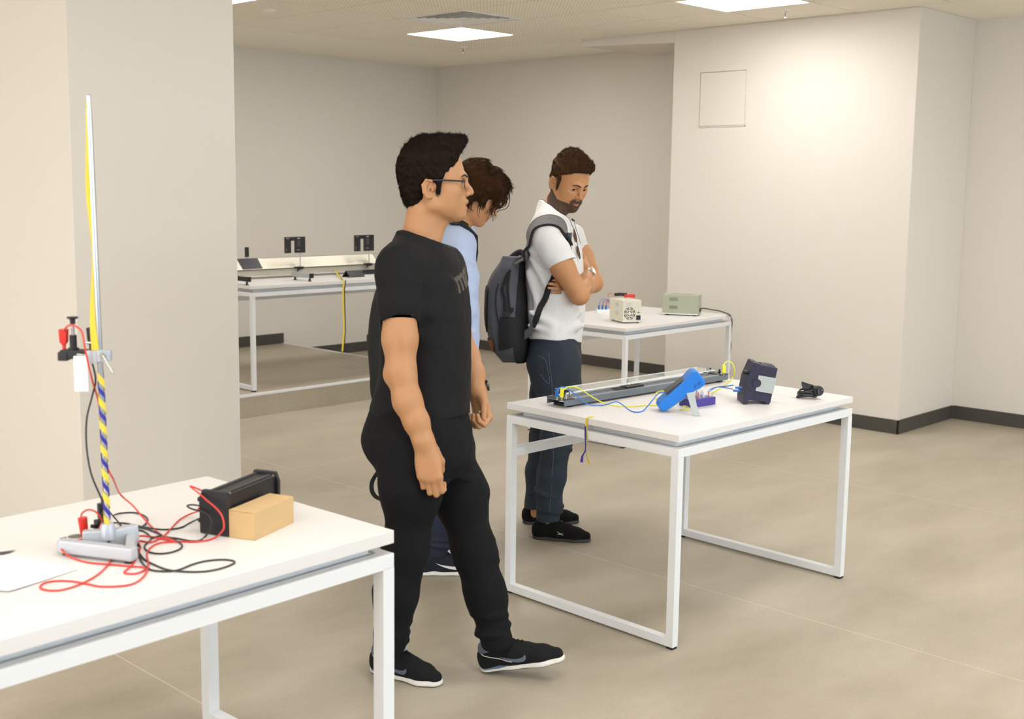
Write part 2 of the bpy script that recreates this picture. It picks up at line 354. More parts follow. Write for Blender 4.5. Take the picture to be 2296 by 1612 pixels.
# ------------------------------------------------------------------ table 1: stand
b0 = PZ(241, 1212, ZT1); DR = depth(b0)
S = thing('retort_stand', 'tall steel rod on a silver cast triangular base on the nearest table', 'lab stand', (b0.x, b0.y, ZT1))
def L(p): return Vector(p) - Vector((b0.x, b0.y, ZT1))
A = L(PZ(147, 1244, ZT1)); Bq = L(PZ(292, 1262, ZT1)); Cq = L(PZ(296, 1222, ZT1))
def bar(g, p, q, w, z0, z1, w2=None):
    p = Vector(p); q = Vector(q); d = (q - p); d.z = 0; d.normalize(); s = Vector((-d.y, d.x, 0)); w2 = w if w2 is None else w2
    vs = []
    for pt, ww in ((p, w), (q, w2)):
        for sg in (-1, 1):
            for z in (z0, z1): vs.append(Vector((pt.x, pt.y, 0)) + s * sg * (ww if z == z0 else ww * .8) + Vector((0, 0, z)))
    return g.add(vs, [(0, 1, 3, 2), (4, 6, 7, 5), (0, 4, 5, 1), (2, 3, 7, 6), (0, 2, 6, 4), (1, 5, 7, 3)])
g = G(); e = (Bq - A).normalized() * .014; bar(g, A - e, Bq + e, .014, .006, .037); e = (Cq - Bq).normalized() * .012; bar(g, Bq, Cq + e, .013, .006, .036)
mid = L(PZ(241.5, 1188, ZT1 + .05)); mid.z = 0; bar(g, A + (Cq - A) * .26, mid, .014, .008, .052); bar(g, mid, Cq + (Cq - A).normalized() * .012, .014, .008, .050)
base = g.obj('base', M.cast, S, bevel=.005, seg=3)
G().lathe([(.019, .03), (.018, .052), (.015, .062), (.013, .066), (.007, .066)], c=mid).obj('boss', M.cast, base, smooth=True)
for q in (A + Vector((.004, .004, 0)), Bq + Vector((-.002, .004, 0)), Cq): G().cyl(q, q + Vector((0, 0, .007)), .009).obj('rubber_foot', M.rubber, base)
rp0 = b0 + mid; rp0.z = ZT1 + .05
topz = PX(198, 212, rp0.x).z
rt = PD(198, 212, depth(Vector((rp0.x, rp0.y, topz))))
ra = rp0 - Vector((b0.x, b0.y, ZT1)); rb = rt - Vector((b0.x, b0.y, ZT1))
G().tube([ra, rb - (rb - ra).normalized() * .03], .0062, 16).obj('rod', M.chrome, S, smooth=True)
G().tube([rb - (rb - ra).normalized() * .03, rb - (rb - ra).normalized() * .002, rb], [.0048, .0048, .003], 14).obj('rod_tip', M.chrome, S, smooth=True)
def RD(v, du=0, dd=0):   # point on the rod at picture height v, shifted right by du px and back by dd m
    t = (v - 212) / (1190 - 212); u = 198 + (241.5 - 198) * t; return PD(u + du, v, depth(rt) * (1 - t) + depth(rp0) * t + dd)
pxm = FPX / DR
# boss clamp
cc = RD(797); Cl = thing('boss_clamp', 'silver boss clamp gripping the tall steel rod', 'clamp', cc, YAWC)
g = G(); g.prism([(-.020, -.012), (.004, -.014), (.024, -.004), (.024, .014), (.010, .014), (-.004, .004), (-.022, .010)], 'z', -.013, .013); g.box((-.014, -.006, -.002), (.024, .018, .030)); g.obj('jaw_body', M.cast, Cl, bevel=.002)
g = G(); g.tube([(.012, -.016, .002), (.016, -.022, 0)], .006, 12); g.tube([(.014, -.022, .003), (.036, -.026, -.034)], .0028, 10); g.obj('lever_screw', M.chrome, Cl, smooth=True)
g = G(); g.tube([(-.048, -.010, .003), (-.018, -.008, 0)], .0032, 12); g.obj('cross_pin', M.chrome, Cl, smooth=True)
# release device on the left of the clamp
mg = RD(797, -52, .0); Mg = thing('release_magnet', 'black holding device with red plug and thumb screw on the rod clamp', 'lab device', mg, YAWC)
g = G(); g.box((-.008, .01, .002), (.058, .030, .020)); g.box((-.030, .01, -.002), (.022, .034, .020)); g.obj('body', M.black, Mg, bevel=.002)
g = G(); g.cyl((-.010, .01, .010), (-.010, .01, .045), .008); g.cyl((-.010, .01, .010), (-.010, .01, .016), .012); g.obj('post', M.black, Mg, smooth=True)
G().cyl((-.010, .01, .045), (-.010, .01, .072), .0034).obj('threaded_rod', M.chrome, Mg, smooth=True)
g = G(); g.lathe([(.006, .070), (.006, .080), (.0125, .083), (.0125, .086), (.002, .087)], c=(-.010, .01, 0)); g.obj('thumb_screw', M.black, Mg, smooth=True)
def plug(parent, m, p, s=1, tip=M.greyp):
    g = G(); g.tube([Vector(p), Vector(p) + Vector((0, 0, .008)) * s, Vector(p) + Vector((0, 0, .014)) * s, Vector(p) + Vector((0, 0, .038)) * s], [.004 * s, .004 * s, .009 * s, .0105 * s], 4); o = g.obj('plug', m, parent, bevel=.001); return o
plug(Mg, M.red, (-.029, .004, .013), 1.2); plug(Mg, M.black, (.024, .030, .016), 1.15); G().cyl((.028, .030, .006), (.028, .030, .013), .007).obj('socket_ring', M.red, Mg)
g = G(); g.tube([(.018, .012, .028), (.040, .010, .027)], .003, 10); g.obj('pin', M.chrome, Mg, smooth=True)
hp = RD(812, -44, -.02); o = G().box((0, 0, -.026), (.030, .003, .080)).obj('hanging_plate', M.whitep, bevel=.001, loc=hp, rot=(0, 0, YAWC + .1)); tag(o, 'white plastic plate hanging from the clamp pin', 'plate')
# ribbons on the rod
g = G(); pts = [RD(228, -3.5, -.004), RD(300, -5, -.006), RD(420, -10, -.006), RD(480, -7.5, -.007), RD(560, -4, -.006), RD(640, -10, -.008), RD(720, -13, -.010), RD(785, -10, -.012)]
sp = spline(pts, 8); ws = []
for i, q in enumerate(sp):
    t = i / len(sp); hw = .0018 + .0042 * abs(math.sin(t * 4.4 + .3)) * (0.5 + t); ws.append((HR + HF * .4).normalized() * hw)
g.strip(sp, ws); o = g.obj('ribbon', M.ribY); tag(o, 'yellow ribbon hanging down beside the upper part of the rod', 'ribbon')
g = G(); axis = (rb - ra).normalized(); p0, p1 = RD(842), RD(1176); turns = 6.3; K = 220; sx = axis.cross(Vector((0, 1, 0))).normalized(); sy = axis.cross(sx)
def helix(ph):
    c = []; w = []
    for i in range(K + 1):
        t = i / K; an = 2 * PI * turns * t + ph; c.append(p0.lerp(p1, t) + (sx * math.cos(an) + sy * math.sin(an)) * .0074); w.append(axis * .0092 + (sx * -math.sin(an) + sy * math.cos(an)) * .0)
    return c, w
for ph, m_ in ((0, 0), (PI, 1)):
    c, w = helix(ph); w = [q * (1.0 if m_ == 0 else .72) for q in w]; g.cur = m_; g.strip(c, w, .0004)
o = g.obj('ribbon', [M.ribY, M.ribB]); tag(o, 'yellow and navy ribbon wound in a spiral around the lower rod', 'ribbon')
# contact plate with plugs behind the base
cp = PZ(190, 1226, ZT1); Kp = thing('contact_plate', 'dark grey contact plate with white ring, upright red plug and black clamp', 'lab device', (cp.x, cp.y, ZT1), .043)
lc = lambda u, v, z=0: Matrix.Rotation(-.043, 3, 'Z') @ (PZ(u, v, ZT1 + z) - Vector((cp.x, cp.y, ZT1)))
zz = .030
q = [lc(135, 1206, zz), lc(166, 1219, zz), lc(238, 1204, zz), lc(205, 1190, zz)]
g = G(); g.prism([(p.x, p.y) for p in q], 'z', zz - .003, zz); g.obj('plate', mat('slate_plate', '6f6a62', .5), Kp)
g = G(); rc = lc(172, 1203, zz); g.tube([rc + Vector((.021 * math.cos(a_ * PI / 16), .021 * math.sin(a_ * PI / 16), .0005)) for a_ in range(32)], .0009, 6, closed=True); g.obj('ring_mark', M.whitep, Kp)
for p in q: pass
for p in q: G().cyl((p.x * .8, p.y * .8, 0), (p.x * .8, p.y * .8, zz - .003), .005).obj('spacer', M.rubber, Kp)
rp = lc(189, 1200, zz); g = G(); g.tube([rp, rp + Vector((0, 0, .01)), rp + Vector((-.003, 0, .042))], [.008, .0095, .011], 12); g.obj('plug', M.red, Kp, smooth=True)
bp_ = lc(224, 1190, zz); g = G(); g.box(bp_ + Vector((0, 0, .012)), (.020, .02, .03)); g.tube([bp_ + Vector((-.022, 0, .016)), bp_ + Vector((0, 0, .008)), bp_ + Vector((.01, 0, .03))], .005, 8); g.obj('clamp_body', M.black, Kp, bevel=.002)
g = G(); g.tube([bp_ + Vector((.006, -.012, .012)), bp_ + Vector((.006, -.022, .012))], .006, 10); g.obj('knob', M.yellow, Kp, smooth=True)
g = G(); g.box(bp_ + Vector((.010, .012, .044)), (.012, .012, .036)); g.obj('plug', M.black, Kp, bevel=.002)
# black power unit
b, yw, wx, wy, h = boxfit((464, 1199), (509, 1205), (628, 1150), ZT1, h=.106)
Pu = thing('power_unit', 'long black electronic unit behind the cardboard box on the nearest table', 'power supply', b, yw)
wx = .235; wy = .075
g = G(); g.bb((.010, .004, .008), (wx - .010, wy - .004, h - .004)); g.obj('housing', M.black, Pu, bevel=.003)
for x0_ in (0, wx - .012):
    g = G(); g.prism([(-.002, .002), (wy + .002, .002), (wy + .004, h - .02), (wy - .006, h + .004), (.006, h + .004), (-.004, h - .02)], 'x', x0_, x0_ + .012); g.obj('end_bezel', M.black, Pu, bevel=.002)
g = G()
for k in range(3): g.bb((.05 + k * .05, -.0005, .055), (.085 + k * .05, .004, .058))
g.obj('vent_slots', M.darkgrey, Pu)
g = G(); g.bb((.02, .012, h - .004), (wx - .02, .020, h - .001)); g.bb((.02, wy - .020, h - .004), (wx - .02, wy - .012, h - .001)); g.obj('top_rib', M.darkgrey, Pu)
for x_ in (.022, wx - .022):
    G().tube([(x_, .008, h - .006), (x_, .004, h - .002)], .003, 10).obj('screw', M.chrome, Pu, smooth=True)
for k in range(3): G().tube([(.012, wy - .002, .03 + .026 * k), (.012, wy + .012, .03 + .026 * k)], .006, 10).obj('socket', [M.black, M.red, M.black][k], Pu, smooth=True)
# cardboard box
b, yw, wx, wy, h = boxfit((515, 1204), (570, 1213), (659, 1172), ZT1, top=1148.5)
Cb = thing('cardboard_box', 'small plain brown cardboard box on the nearest table', 'box', b, yw)
g = G(); g.bb((0, 0, 0), (wx, wy, h)); g.obj('carton', M.card, Cb, bevel=.0012)
g = G(); g.bb((-.0008, .004, h - .002), (.001, wy - .004, h - .0012)); g.obj('flap_gap', mat('card_edge', '8a6b3e', .9), Cb)
# cables lying on table 1 (paths follow the photograph on the table plane)
def tp(path, z=.0025): return [PZ(q[0], q[1], ZT1 + (q[2] if len(q) > 2 else z)) for q in path]
def c4(path): return [(80 + q[0] / 3.703, 1040 + q[1] / 3.703, *q[2:]) for q in path]
rr = .0021
Dpu = (depth(PZ(464, 1199, ZT1)) + depth(PZ(509, 1205, ZT1))) / 2
def pf(path): return [PD(80 + q[0] / 3.703, 1040 + q[1] / 3.703, Dpu - .035 * max(0, min(1, (q[0] - 1400) / 170)) + q[2]) for q in path]
upr = [RD(743, -80, -.008), RD(733, -72, -.012), RD(729, -62, -.014), RD(732, -50, -.02), RD(745, -38, -.03), RD(780, -33, -.032), RD(815, -27, -.025), RD(860, -18, .0), RD(900, -8, .015), RD(960, -1, .02), RD(1040, 4, .02), RD(1075, 18, .02)]
cable('cable', upr + tp(c4([(700, 250, .07), (800, 340, .04), (870, 420, .02), (960, 520), (1060, 600), (1150, 640), (1060, 625), (960, 605), (880, 597), (800, 612), (730, 650), (680, 710), (630, 790), (580, 860), (500, 930), (400, 985), (300, 1025), (190, 1050), (90, 1048), (38, 1025), (70, 990), (170, 972), (300, 975), (420, 995), (540, 1018), (700, 1015), (800, 998), (870, 960), (920, 900), (935, 830), (925, 750), (960, 690), (1040, 655), (1200, 645), (1300, 648), (1420, 635), (1490, 612)])) + pf([(1530, 580, -.012), (1562, 530, -.014), (1550, 440, -.014), (1500, 370, -.014), (1430, 310, -.014), (1350, 240, -.0), (1282, 186, .02), (1330, 200, .025), (1400, 232, .02)]), rr, M.redcable, 'long red cable from the rod clamp, looping over the nearest table to the black unit')
cable('cable', tp(c4([(375, 460, .075), (385, 410, .085), (440, 380, .09), (500, 400, .085), (540, 450, .07), (545, 500, .05), (500, 570, .035), (440, 610, .035), (330, 635, .03), (240, 650, .03), (210, 690, .02), (240, 740, .012), (330, 790), (450, 820), (620, 835), (780, 850), (900, 860), (890, 890), (820, 912), (745, 908), (740, 890), (790, 850), (840, 780), (870, 700), (860, 640), (960, 650), (1060, 600), (1120, 540), (1200, 460), (1300, 410, .01), (1385, 385, .04)])), rr, M.redcable, 'red cable from the upright red plug, looped around the silver stand base')
cable('cable', [RD(745, -22, .02), RD(800, -20, .02), RD(850, -12, .01), RD(890, -22, .0), RD(940, -36, .0), RD(1000, -39, .0), RD(1060, -32, 0), RD(1110, -14, .02), RD(1135, -4, .03)] + tp(c4([(640, 430, .02), (700, 500), (760, 580), (800, 640), (850, 720), (900, 790), (980, 835), (1100, 880), (1250, 895), (1400, 893), (1530, 870), (1640, 830), (1640, 805), (1550, 795), (1420, 805), (1300, 835), (1180, 882), (1060, 892), (960, 880), (900, 840), (870, 790), (850, 720), (870, 690), (810, 640), (780, 600), (785, 540), (830, 527), (920, 540), (1000, 570), (1080, 605), (1180, 620), (1290, 640), (1360, 636)])) + pf([(1400, 610, -.012), (1440, 555, -.014), (1462, 480, -.014), (1430, 420, -.014), (1380, 395, -.006), (1300, 375, .01), (1258, 350, .02), (1300, 340, .025), (1375, 350, .02)]), rr, M.blackcable, 'long black cable hanging beside the rod and looping towards the table front')
cable('cable', tp(c4([(545, 430, .07), (560, 360, .08), (558, 270, .10), (545, 330, .085), (535, 410, .065), (560, 490, .03), (640, 490), (760, 495), (900, 525), (1060, 545), (1200, 530), (1280, 490), (1385, 440, .02)])), rr, M.blackcable, 'black cable running straight from the stand to the black unit')
cable('cable', tp(c4([(640, 430, .012), (700, 410), (820, 405), (900, 430), (930, 465), (900, 510), (830, 545), (900, 560), (960, 620), (905, 680), (930, 725), (1020, 745), (1120, 735), (1200, 705), (1212, 670), (1150, 630), (1040, 598), (960, 620)])), rr, M.blackcable, 'black cable lying in a round loop in the middle of the nearest table')
# paper sheet at the left edge
q = [PZ(-60, 1235, ZT1), PZ(62, 1248, ZT1), PZ(190, 1284, ZT1), PZ(20, 1345, ZT1), PZ(-150, 1300, ZT1)]
g = G(); n_ = 14; c0, c1, c2, c3 = PZ(-120, 1215, ZT1), PZ(176, 1277, ZT1), PZ(20, 1330, ZT1), PZ(-230, 1290, ZT1); vs = []
for i in range(n_ + 1):
    for j in range(n_ + 1):
        s, t = i / n_, j / n_; p = c0.lerp(c1, s).lerp(c3.lerp(c2, s), t); z = .0012 + .002 * s ** 3 * t ** 2 + .0012 * math.sin(s * 5) ** 2 * t; vs.append(p + Vector((0, 0, z)))
g.add(vs, [(i * (n_ + 1) + j, (i + 1) * (n_ + 1) + j, (i + 1) * (n_ + 1) + j + 1, i * (n_ + 1) + j + 1) for i in range(n_) for j in range(n_)])
Ps = g.obj('paper_sheet', M.paper, smooth=True); tag(Ps, 'white paper sheet with a small dark print at the far left of the nearest table', 'paper')
g = G(); a_, b_, c_ = PZ(-30, 1243.5, ZT1), PZ(37, 1235, ZT1), PZ(8, 1246, ZT1)
g.add([p + Vector((0, 0, .0026)) for p in (a_, b_, c_, PZ(-30, 1247, ZT1))], [(0, 1, 2, 3)]); g.obj('printed_mark', M.darkgrey, Ps)
# ------------------------------------------------------------------ table 2
def c5(u, v): return (1180 + u / 3.3765, 780 + v / 3.3765)
a_ = PZ(1226, 908, ZT2); b_ = PZ(1266, 916, ZT2); c_ = PZ(1632, 855, ZT2)
ex = (c_ - b_); yw = math.atan2(ex.y, ex.x); RL = ex.length; ey = Vector((-math.sin(yw), math.cos(yw), 0)); RW = max(.07, (a_ - b_).dot(ey))
Rl = thing('optical_rail', 'long grey metal rail with clear acrylic cover lying along the centre table', 'lab rail', b_, yw)
g = G(); prof = [(0, .008), (.004, .008), (.004, .026), (RW - .004, .026), (RW - .004, .008), (RW, .008), (RW, .030), (0, .030)]; g.prism([(p[0], p[1]) for p in prof][::-1], 'x', .0, RL); g.obj('channel', M.rail, Rl)
g = G(); g.bb((.02, .010, .030), (RL - .02, .016, .033)); g.bb((.02, RW - .026, .030), (RL - .02, RW - .020, .033)); g.obj('guide_rib', M.alu, Rl)
for x_ in (.03, RL - .05): G().bb((x_, .006, 0), (x_ + .02, RW - .006, .010)).obj('foot', M.rubber, Rl)
g = G(); g.bb((.10, RW * .35, .048), (RL - .05, RW + .035, .051)); g.obj('acrylic_cover', M.clear, Rl)
g = G(); g.bb((.10, RW * .35 - .001, .0475), (RL - .05, RW * .35 + .0006, .0515)); g.bb((.10, RW + .0345, .0475), (RL - .05, RW + .0358, .0515)); g.obj('cover_edge', mat('acrylic_edge', 'dfe4e0', .2), Rl)
for x_ in (.07, .40, RL - .09):
    G().cyl((x_, RW * .45, .030), (x_, RW * .45, .066), .0035, 10).obj('standoff', M.chrome, Rl)
for x_ in (.0, RL - .05):
    g = G(); g.bb((x_, -.002, .030), (x_ + .05, RW + .002, .034)); g.obj('end_plate', M.darkgrey, Rl)
    for k in range(4):
        G().lathe([(.0065, .034), (.0065, .040), (.004, .041), (.004, .046), (.0055, .047), (.0055, .050), (.001, .051)], 12, c=(x_ + .015 + (k % 2) * .02, .010 + k * (RW - .02) / 3, 0)).obj('terminal', M.black if k % 2 else M.chrome, Rl, smooth=True)
# slider
sp_ = Vector(PZ(1438, 878, ZT2 + .033)); Sl = thing('slider', 'black slider with two clear pegs sitting half way along the grey rail', 'lab part', (sp_.x, sp_.y, ZT2 + .0335), yw)
sl = Matrix.Rotation(-yw, 3, 'Z') @ (sp_ - b_); off = Vector((0, .02 - sl.y, 0))
g = G(); g.bb((0, off.y - .006, 0), (.105, off.y + .030, .008)); g.obj('plate', M.black, Sl, bevel=.001)
g = G()
for k in range(5): g.bb((-.05, off.y - .004 + k * .008, .001), (.0, off.y + .0 + k * .008, .004))
g.obj('comb', M.darkgrey, Sl)
for x_ in (.0, .055): G().cyl((x_, off.y + .02, .006), (x_, off.y + .02, .020), .0035, 10).obj('peg', M.clear, Sl)
def plug_at(p, m, label, tilt=(0, 0, 1)):
    t = thing('banana_plug', label, 'plug', p, YAWC); tv = Vector(tilt).normalized()
    g = G(); g.tube([tv * .012, tv * .045], [.009, .0105], 4, up=(1, 0, 0)); g.obj('grip', m, t, bevel=.0015); G().cyl((0, 0, 0), tv * .014, .0035, 8).obj('pin', M.chrome, t); return t
pb = PZ(*c5(232, 395), ZT2 + .036); py_ = PZ(*c5(268, 398), ZT2 + .036); pr_ = PZ(*c5(1494, 210), ZT2 + .036)
plug_at(pb, M.blueplug, 'blue banana plug on the left end of the grey rail'); plug_at(py_, M.yellow, 'yellow banana plug on the left end of the grey rail, beside the blue one'); plug_at(pr_, M.yellow, 'yellow banana plug on the far right end of the grey rail')
def t2p(path):   # crop pixels with height above the table
    return [PZ(*c5(q[0], q[1] ), ZT2 + q[2]) for q in path]
rc2 = .0022
cable('cable', t2p([(237, 330, .08), (248, 305, .085), (275, 296, .085), (310, 305, .08), (350, 335, .06), (400, 380, .035), (440, 412, .015), (500, 434, .003), (570, 436, .003), (620, 425, .02), (680, 408, .025), (720, 425, .02), (780, 470, .004), (830, 486, .003), (880, 478, .003), (920, 440, .02), (960, 390, .04), (1000, 345, .05), (1050, 335, .05), (1100, 345, .04), (1120, 370, .03)]), rc2, M.bluecable, 'blue cable from the rail plug to the blue multimeter')
cable('cable', t2p([(275, 340, .08), (290, 310, .085), (330, 294, .09), (380, 298, .09), (430, 325, .07), (490, 365, .04), (560, 405, .012), (620, 428, .004), (700, 441, .003), (800, 442, .003), (900, 436, .003), (1010, 434, .003), (1050, 440, .003)]), rc2, M.yellowcable, 'yellow cable from the rail plug across the table front')
cable('cable', t2p([(1490, 160, .08), (1495, 125, .09), (1525, 103, .09), (1560, 118, .08), (1578, 170, .05), (1560, 230, .01), (1500, 280, .003), (1440, 320, .003), (1400, 345, .01)]), rc2, M.yellowcable, 'yellow cable arching from the far end of the rail')
cable('cable', t2p([(975, 370, .02), (985, 340, .03), (1020, 327, .04), (1050, 330, .04), (1075, 350, .03), (1060, 380, .02), (1020, 400, .006), (985, 385, .004), (975, 370, .004)]), rc2, M.yellowcable, 'short yellow cable loop behind the blue multimeter')
cable('cable', t2p([(1570, 282, .045), (1510, 290, .04), (1450, 295, .03), (1400, 310, .03), (1380, 325, .03)]), rc2, M.bluecable, 'blue cable into the navy unit, upper')
cable('cable', t2p([(1560, 312, .035), (1500, 300, .03), (1440, 298, .03), (1390, 330, .03)]), rc2, M.bluecable, 'blue cable into the navy unit, lower')
cable('cable', t2p([(1165, 465, .003), (1200, 468, .003), (1232, 458, .003), (1215, 443, .003), (1185, 440, .006)]), rc2, M.yellowcable, 'small yellow cable bend in front of the purple box')
# multimeter, leaning on its prop
p0 = PZ(*c5(1040, 492), ZT2); dm = depth(p0); s_ = dm / FPX
Mm = thing('multimeter', 'blue multimeter leaning back on its metal prop on the centre table', 'multimeter', p0, YAWC)
dv = Vector((305, 0, 232)) * (s_ / 3.3765); Lm = dv.length; an = math.atan2(dv.z, dv.x)
mx = Matrix.Rotation(-an, 4, 'Y')
g = G(); tk = .046; wd_ = .085
pr = [(0, .006), (.012, 0), (Lm * .80, -.004), (Lm * .84, -.008), (Lm, -.006), (Lm + .006, .012), (Lm + .004, tk + .006), (Lm - .012, tk + .016), (Lm * .62, tk + .004), (.014, tk - .006), (-.004, tk - .018)]
g.prism([(a, b) for a, b in pr], 'y', 0, wd_, mx); hol = g.obj('holster', M.meter, Mm, bevel=.006, seg=3)
g = G(); g.bb((.02, .008, -.005), (Lm * .78, wd_ - .008, .002), mx); g.obj('back_cover', M.greyp, Mm, bevel=.002)
g = G(); g.bb((.05, .012, tk - .003), (Lm - .03, wd_ - .012, tk + .008), mx); g.obj('face_panel', M.darkgrey, Mm)
for k, (a0, a1) in enumerate(((.78, .83), (.86, .94))):
    g = G(); g.prism([(Lm * a0, .006), (Lm * a1, .006), (Lm * a1, .020), (Lm * a0, .014)], 'y', -.0012, .0, mx); g.obj('grip_recess', mat('holster_groove', '0f5ba8', .5), Mm)
h0 = mx @ Vector((Lm * .62, -.001, -.006)); f0 = Matrix.Rotation(-YAWC, 3, 'Z') @ (PZ(*c5(1292, 517), ZT2) - p0)
g = G(); g.strip([h0 + Vector((0, 0, .012)), h0.lerp(f0, .5), f0 + Vector((0, 0, .001))], [Vector((.0135, 0, .003)), Vector((.0125, 0, .0)), Vector((.0125, 0, 0))], .0012); g.obj('prop_stand', M.greyp, Mm)
G().cyl(h0.lerp(f0, .2) + Vector((0, -.003, 0)), h0.lerp(f0, .2) + Vector((0, .003, 0)), .003, 8).obj('prop_hole', M.darkgrey, Mm)
# purple box with clear terminals
b, yw2, wx, wy, h = boxfit(c5(1195, 430), c5(1262, 455), c5(1432, 428), ZT2, h=.030)
Pb = thing('terminal_box', 'purple box with clear plastic terminals behind the blue multimeter', 'lab device', b, yw2)
G().bb((0, 0, .0), (wx, max(wy, .07), h)).obj('housing', M.purple, Pb, bevel=.001)
for i_ in range(4):
    for j_ in range(2):
        g = G(); g.cyl((.02 + i_ * wx / 4.4, .018 + j_ * .035, h), (.02 + i_ * wx / 4.4, .018 + j_ * .035, h + .026), .0085, 10); g.obj('terminal_post', M.clear, Pb); G().cyl((.02 + i_ * wx / 4.4, .018 + j_ * .035, h), (.02 + i_ * wx / 4.4, .018 + j_ * .035, h + .022), .003, 8).obj('terminal_core', M.red if (i_ + j_) % 2 else M.whitep, Pb)
# navy unit tilted back
p0 = PZ(*c5(1640, 428), ZT2); dm = depth(p0); s_ = dm / FPX / 3.3765
Nv = thing('measuring_unit', 'dark navy instrument with silver side panel tilted back on the centre table', 'instrument', p0, YAWC)
tl = math.radians(9.5); mx = Matrix.Translation((0, 0, .0)) @ Matrix.Rotation(tl, 4, 'Y')
Wn = 205 * s_; Hn = 275 * s_; z0 = 42 * s_
g = G(); g.bb((.030, .002, z0), (Wn, .108, z0 + Hn), mx); g.obj('housing', M.navy, Nv, bevel=.004)
g = G(); g.prism([(0, -.0), (.014, 0), (.018, z0), (.036, z0), (.036, z0 + Hn + .004), (.010, z0 + Hn + .006), (-.004, z0 + Hn * .6), (-.004, z0)], 'y', -.004, .114, mx); g.obj('front_bezel', M.navy, Nv, bevel=.003)
g = G(); g.bb((.036, -.003, z0 + Hn * .28), (Wn + .001, .003, z0 + Hn * .72), mx); pn = g.obj('side_panel', mat('silver_panel', 'b9bfbd', .35, .3), Nv, bevel=.001)
g = G()
for k in range(7): g.bb((.05, -.0042, z0 + Hn * (.33 + k * .055)), (Wn - .002, -.003, z0 + Hn * (.345 + k * .055)), mx)
g.obj('panel_rib', M.greyp, Nv)
hc = Vector((.034, 0, z0 + Hn * .5)); G().cyl(hc + Vector((0, -.008, 0)), hc + Vector((0, .004, 0)), .0165, 24, mx).obj('hinge_disc', M.navy, Nv)
G().cyl((-.018, .03, z0 + Hn * .72), (-.002, .03, z0 + Hn * .72), .009, 16, mx).obj('knob', M.black, Nv)
g = G(); g.bb((.05, .012, z0 + Hn - .001), (Wn - .008, .098, z0 + Hn + .003), mx); g.obj('lid', mat('lid_plum', '5e5560', .6), Nv, bevel=.002)
G().bb((Wn * .62, .020, z0 + Hn + .002), (Wn * .92, .080, z0 + Hn + .0045), mx).obj('lid_label', M.navy, Nv)
G().bb((Wn - .02, .004, z0 - .012), (Wn - .004, .10, z0 + .004), mx).obj('rear_foot', M.navy, Nv)
for k, (u_, v_) in enumerate(((1590, 284), (1583, 315))):
    q = Matrix.Rotation(-YAWC, 3, 'Z') @ (PZ(*c5(u_, v_), ZT2 + .062 - .012 * k) - p0)
    G().tube([Vector((q.x - .014, .02, q.z)), Vector((q.x + .012, .02, q.z))], .0045, 8).obj('plug', M.blueplug, Nv)
# coiled mains lead
p0 = PZ(1812, 893, ZT2); Ld = thing('mains_lead', 'coiled black mains lead with plug near the right end of the centre table', 'cable', p0, YAWC)
random.seed(3); pts = []
for i in range(80):
    t = i / 79; a = t * 2 * PI * 5; pts.append(Vector((-.006 + math.cos(a) * (.034 + .006 * math.sin(3.1 * a)), math.sin(a) * .026, .006 + t * .026 + .004 * math.sin(a * 1.7))))
G().tube(spline(pts, 3), .0042, 8).obj('cord', M.blackcable, Ld, smooth=True)
g = G()
for k in range(5): g.tube(spline([Vector((.0 + .006 * k, .0, .012)), Vector((-.020 + .005 * k, -.006, .040)), Vector((-.026 + .008 * k, -.002, .064 - .003 * k)), Vector((-.012 + .008 * k, .004, .046)), Vector((.006 + .003 * k, -.008, .018))], 5), .0042, 8)
g.obj('bight', M.blackcable, Ld, smooth=True)
g = G(); g.tube([(.016, .004, .030), (.026, -.010, .033), (.034, -.024, .034), (.036, -.030, .034)], [.010, .021, .021, .019], 16); g.obj('plug', M.blackcable, Ld, smooth=True)
g = G(); g.tube([(.034, -.0295, .034), (.036, -.0312, .034)], [.015, .0145], 16); g.obj('plug_face', M.darkgrey, Ld)
g = G(); [g.cyl((.0355 + dx, -.030, .034 + dz), (.038 + dx, -.035, .034 + dz), .0028, 8) for dx, dz in ((-.006, -.006), (.006, .006))]; g.obj('plug_pin', M.chrome, Ld)
# ribbon over the edge of table 2
o = Matrix.Rotation(-.02, 3, 'Z'); Te = Vector((3.256, 2.324, 0)); tpos = lambda a, b, z: Te + o @ Vector((a, b, z))
yb = (PZ(1313, 938, ZT2) - Te).dot(o @ Vector((0, 1, 0)))
for k, (m_, dx, lab) in enumerate(((M.ribY, 0, 'yellow'), (M.ribB, -.008, 'navy'))):
    pass
g = G(); hw = .0055
def rw(pts, ws, mi):
    g.cur = mi; sp = spline(pts, 6); n = len(sp); k = len(ws); W_ = []
    for i in range(n):
        f = i / (n - 1) * (k - 1); a = int(min(f, k - 2)); W_.append(Vector(ws[a]).lerp(Vector(ws[a + 1]), f - a))
    g.strip(sp, W_, .0004)
T2f = lambda b, z, a=-.003: tpos(a, b, z)
rw([tpos(.03, yb, ZT2 + .0015), tpos(.004, yb, ZT2 + .0015), T2f(yb, ZT2 - .006), T2f(yb + .002, ZT2 - .045), T2f(yb - .004, ZT2 - .09), T2f(yb, ZT2 - .12), T2f(yb - .016, ZT2 - .165)], [(0, hw, 0), (0, hw, 0), (.002, .006, 0), (.006, .004, 0), (.003, .008, 0)], 0)
rw([T2f(yb + .005, ZT2 - .03, -.0045), T2f(yb + .003, ZT2 - .07, -.006), T2f(yb + .001, ZT2 - .115, -.005), T2f(yb + .014, ZT2 - .14, -.006), T2f(yb + .018, ZT2 - .165, -.006)], [(0, .003, 0), (.004, .006, 0), (0, .003, 0), (0, .007, 0)], 1)
tag(g.obj('ribbon', [M.ribY, M.ribB]), 'yellow and navy ribbon hanging over the short edge of the centre table', 'ribbon')
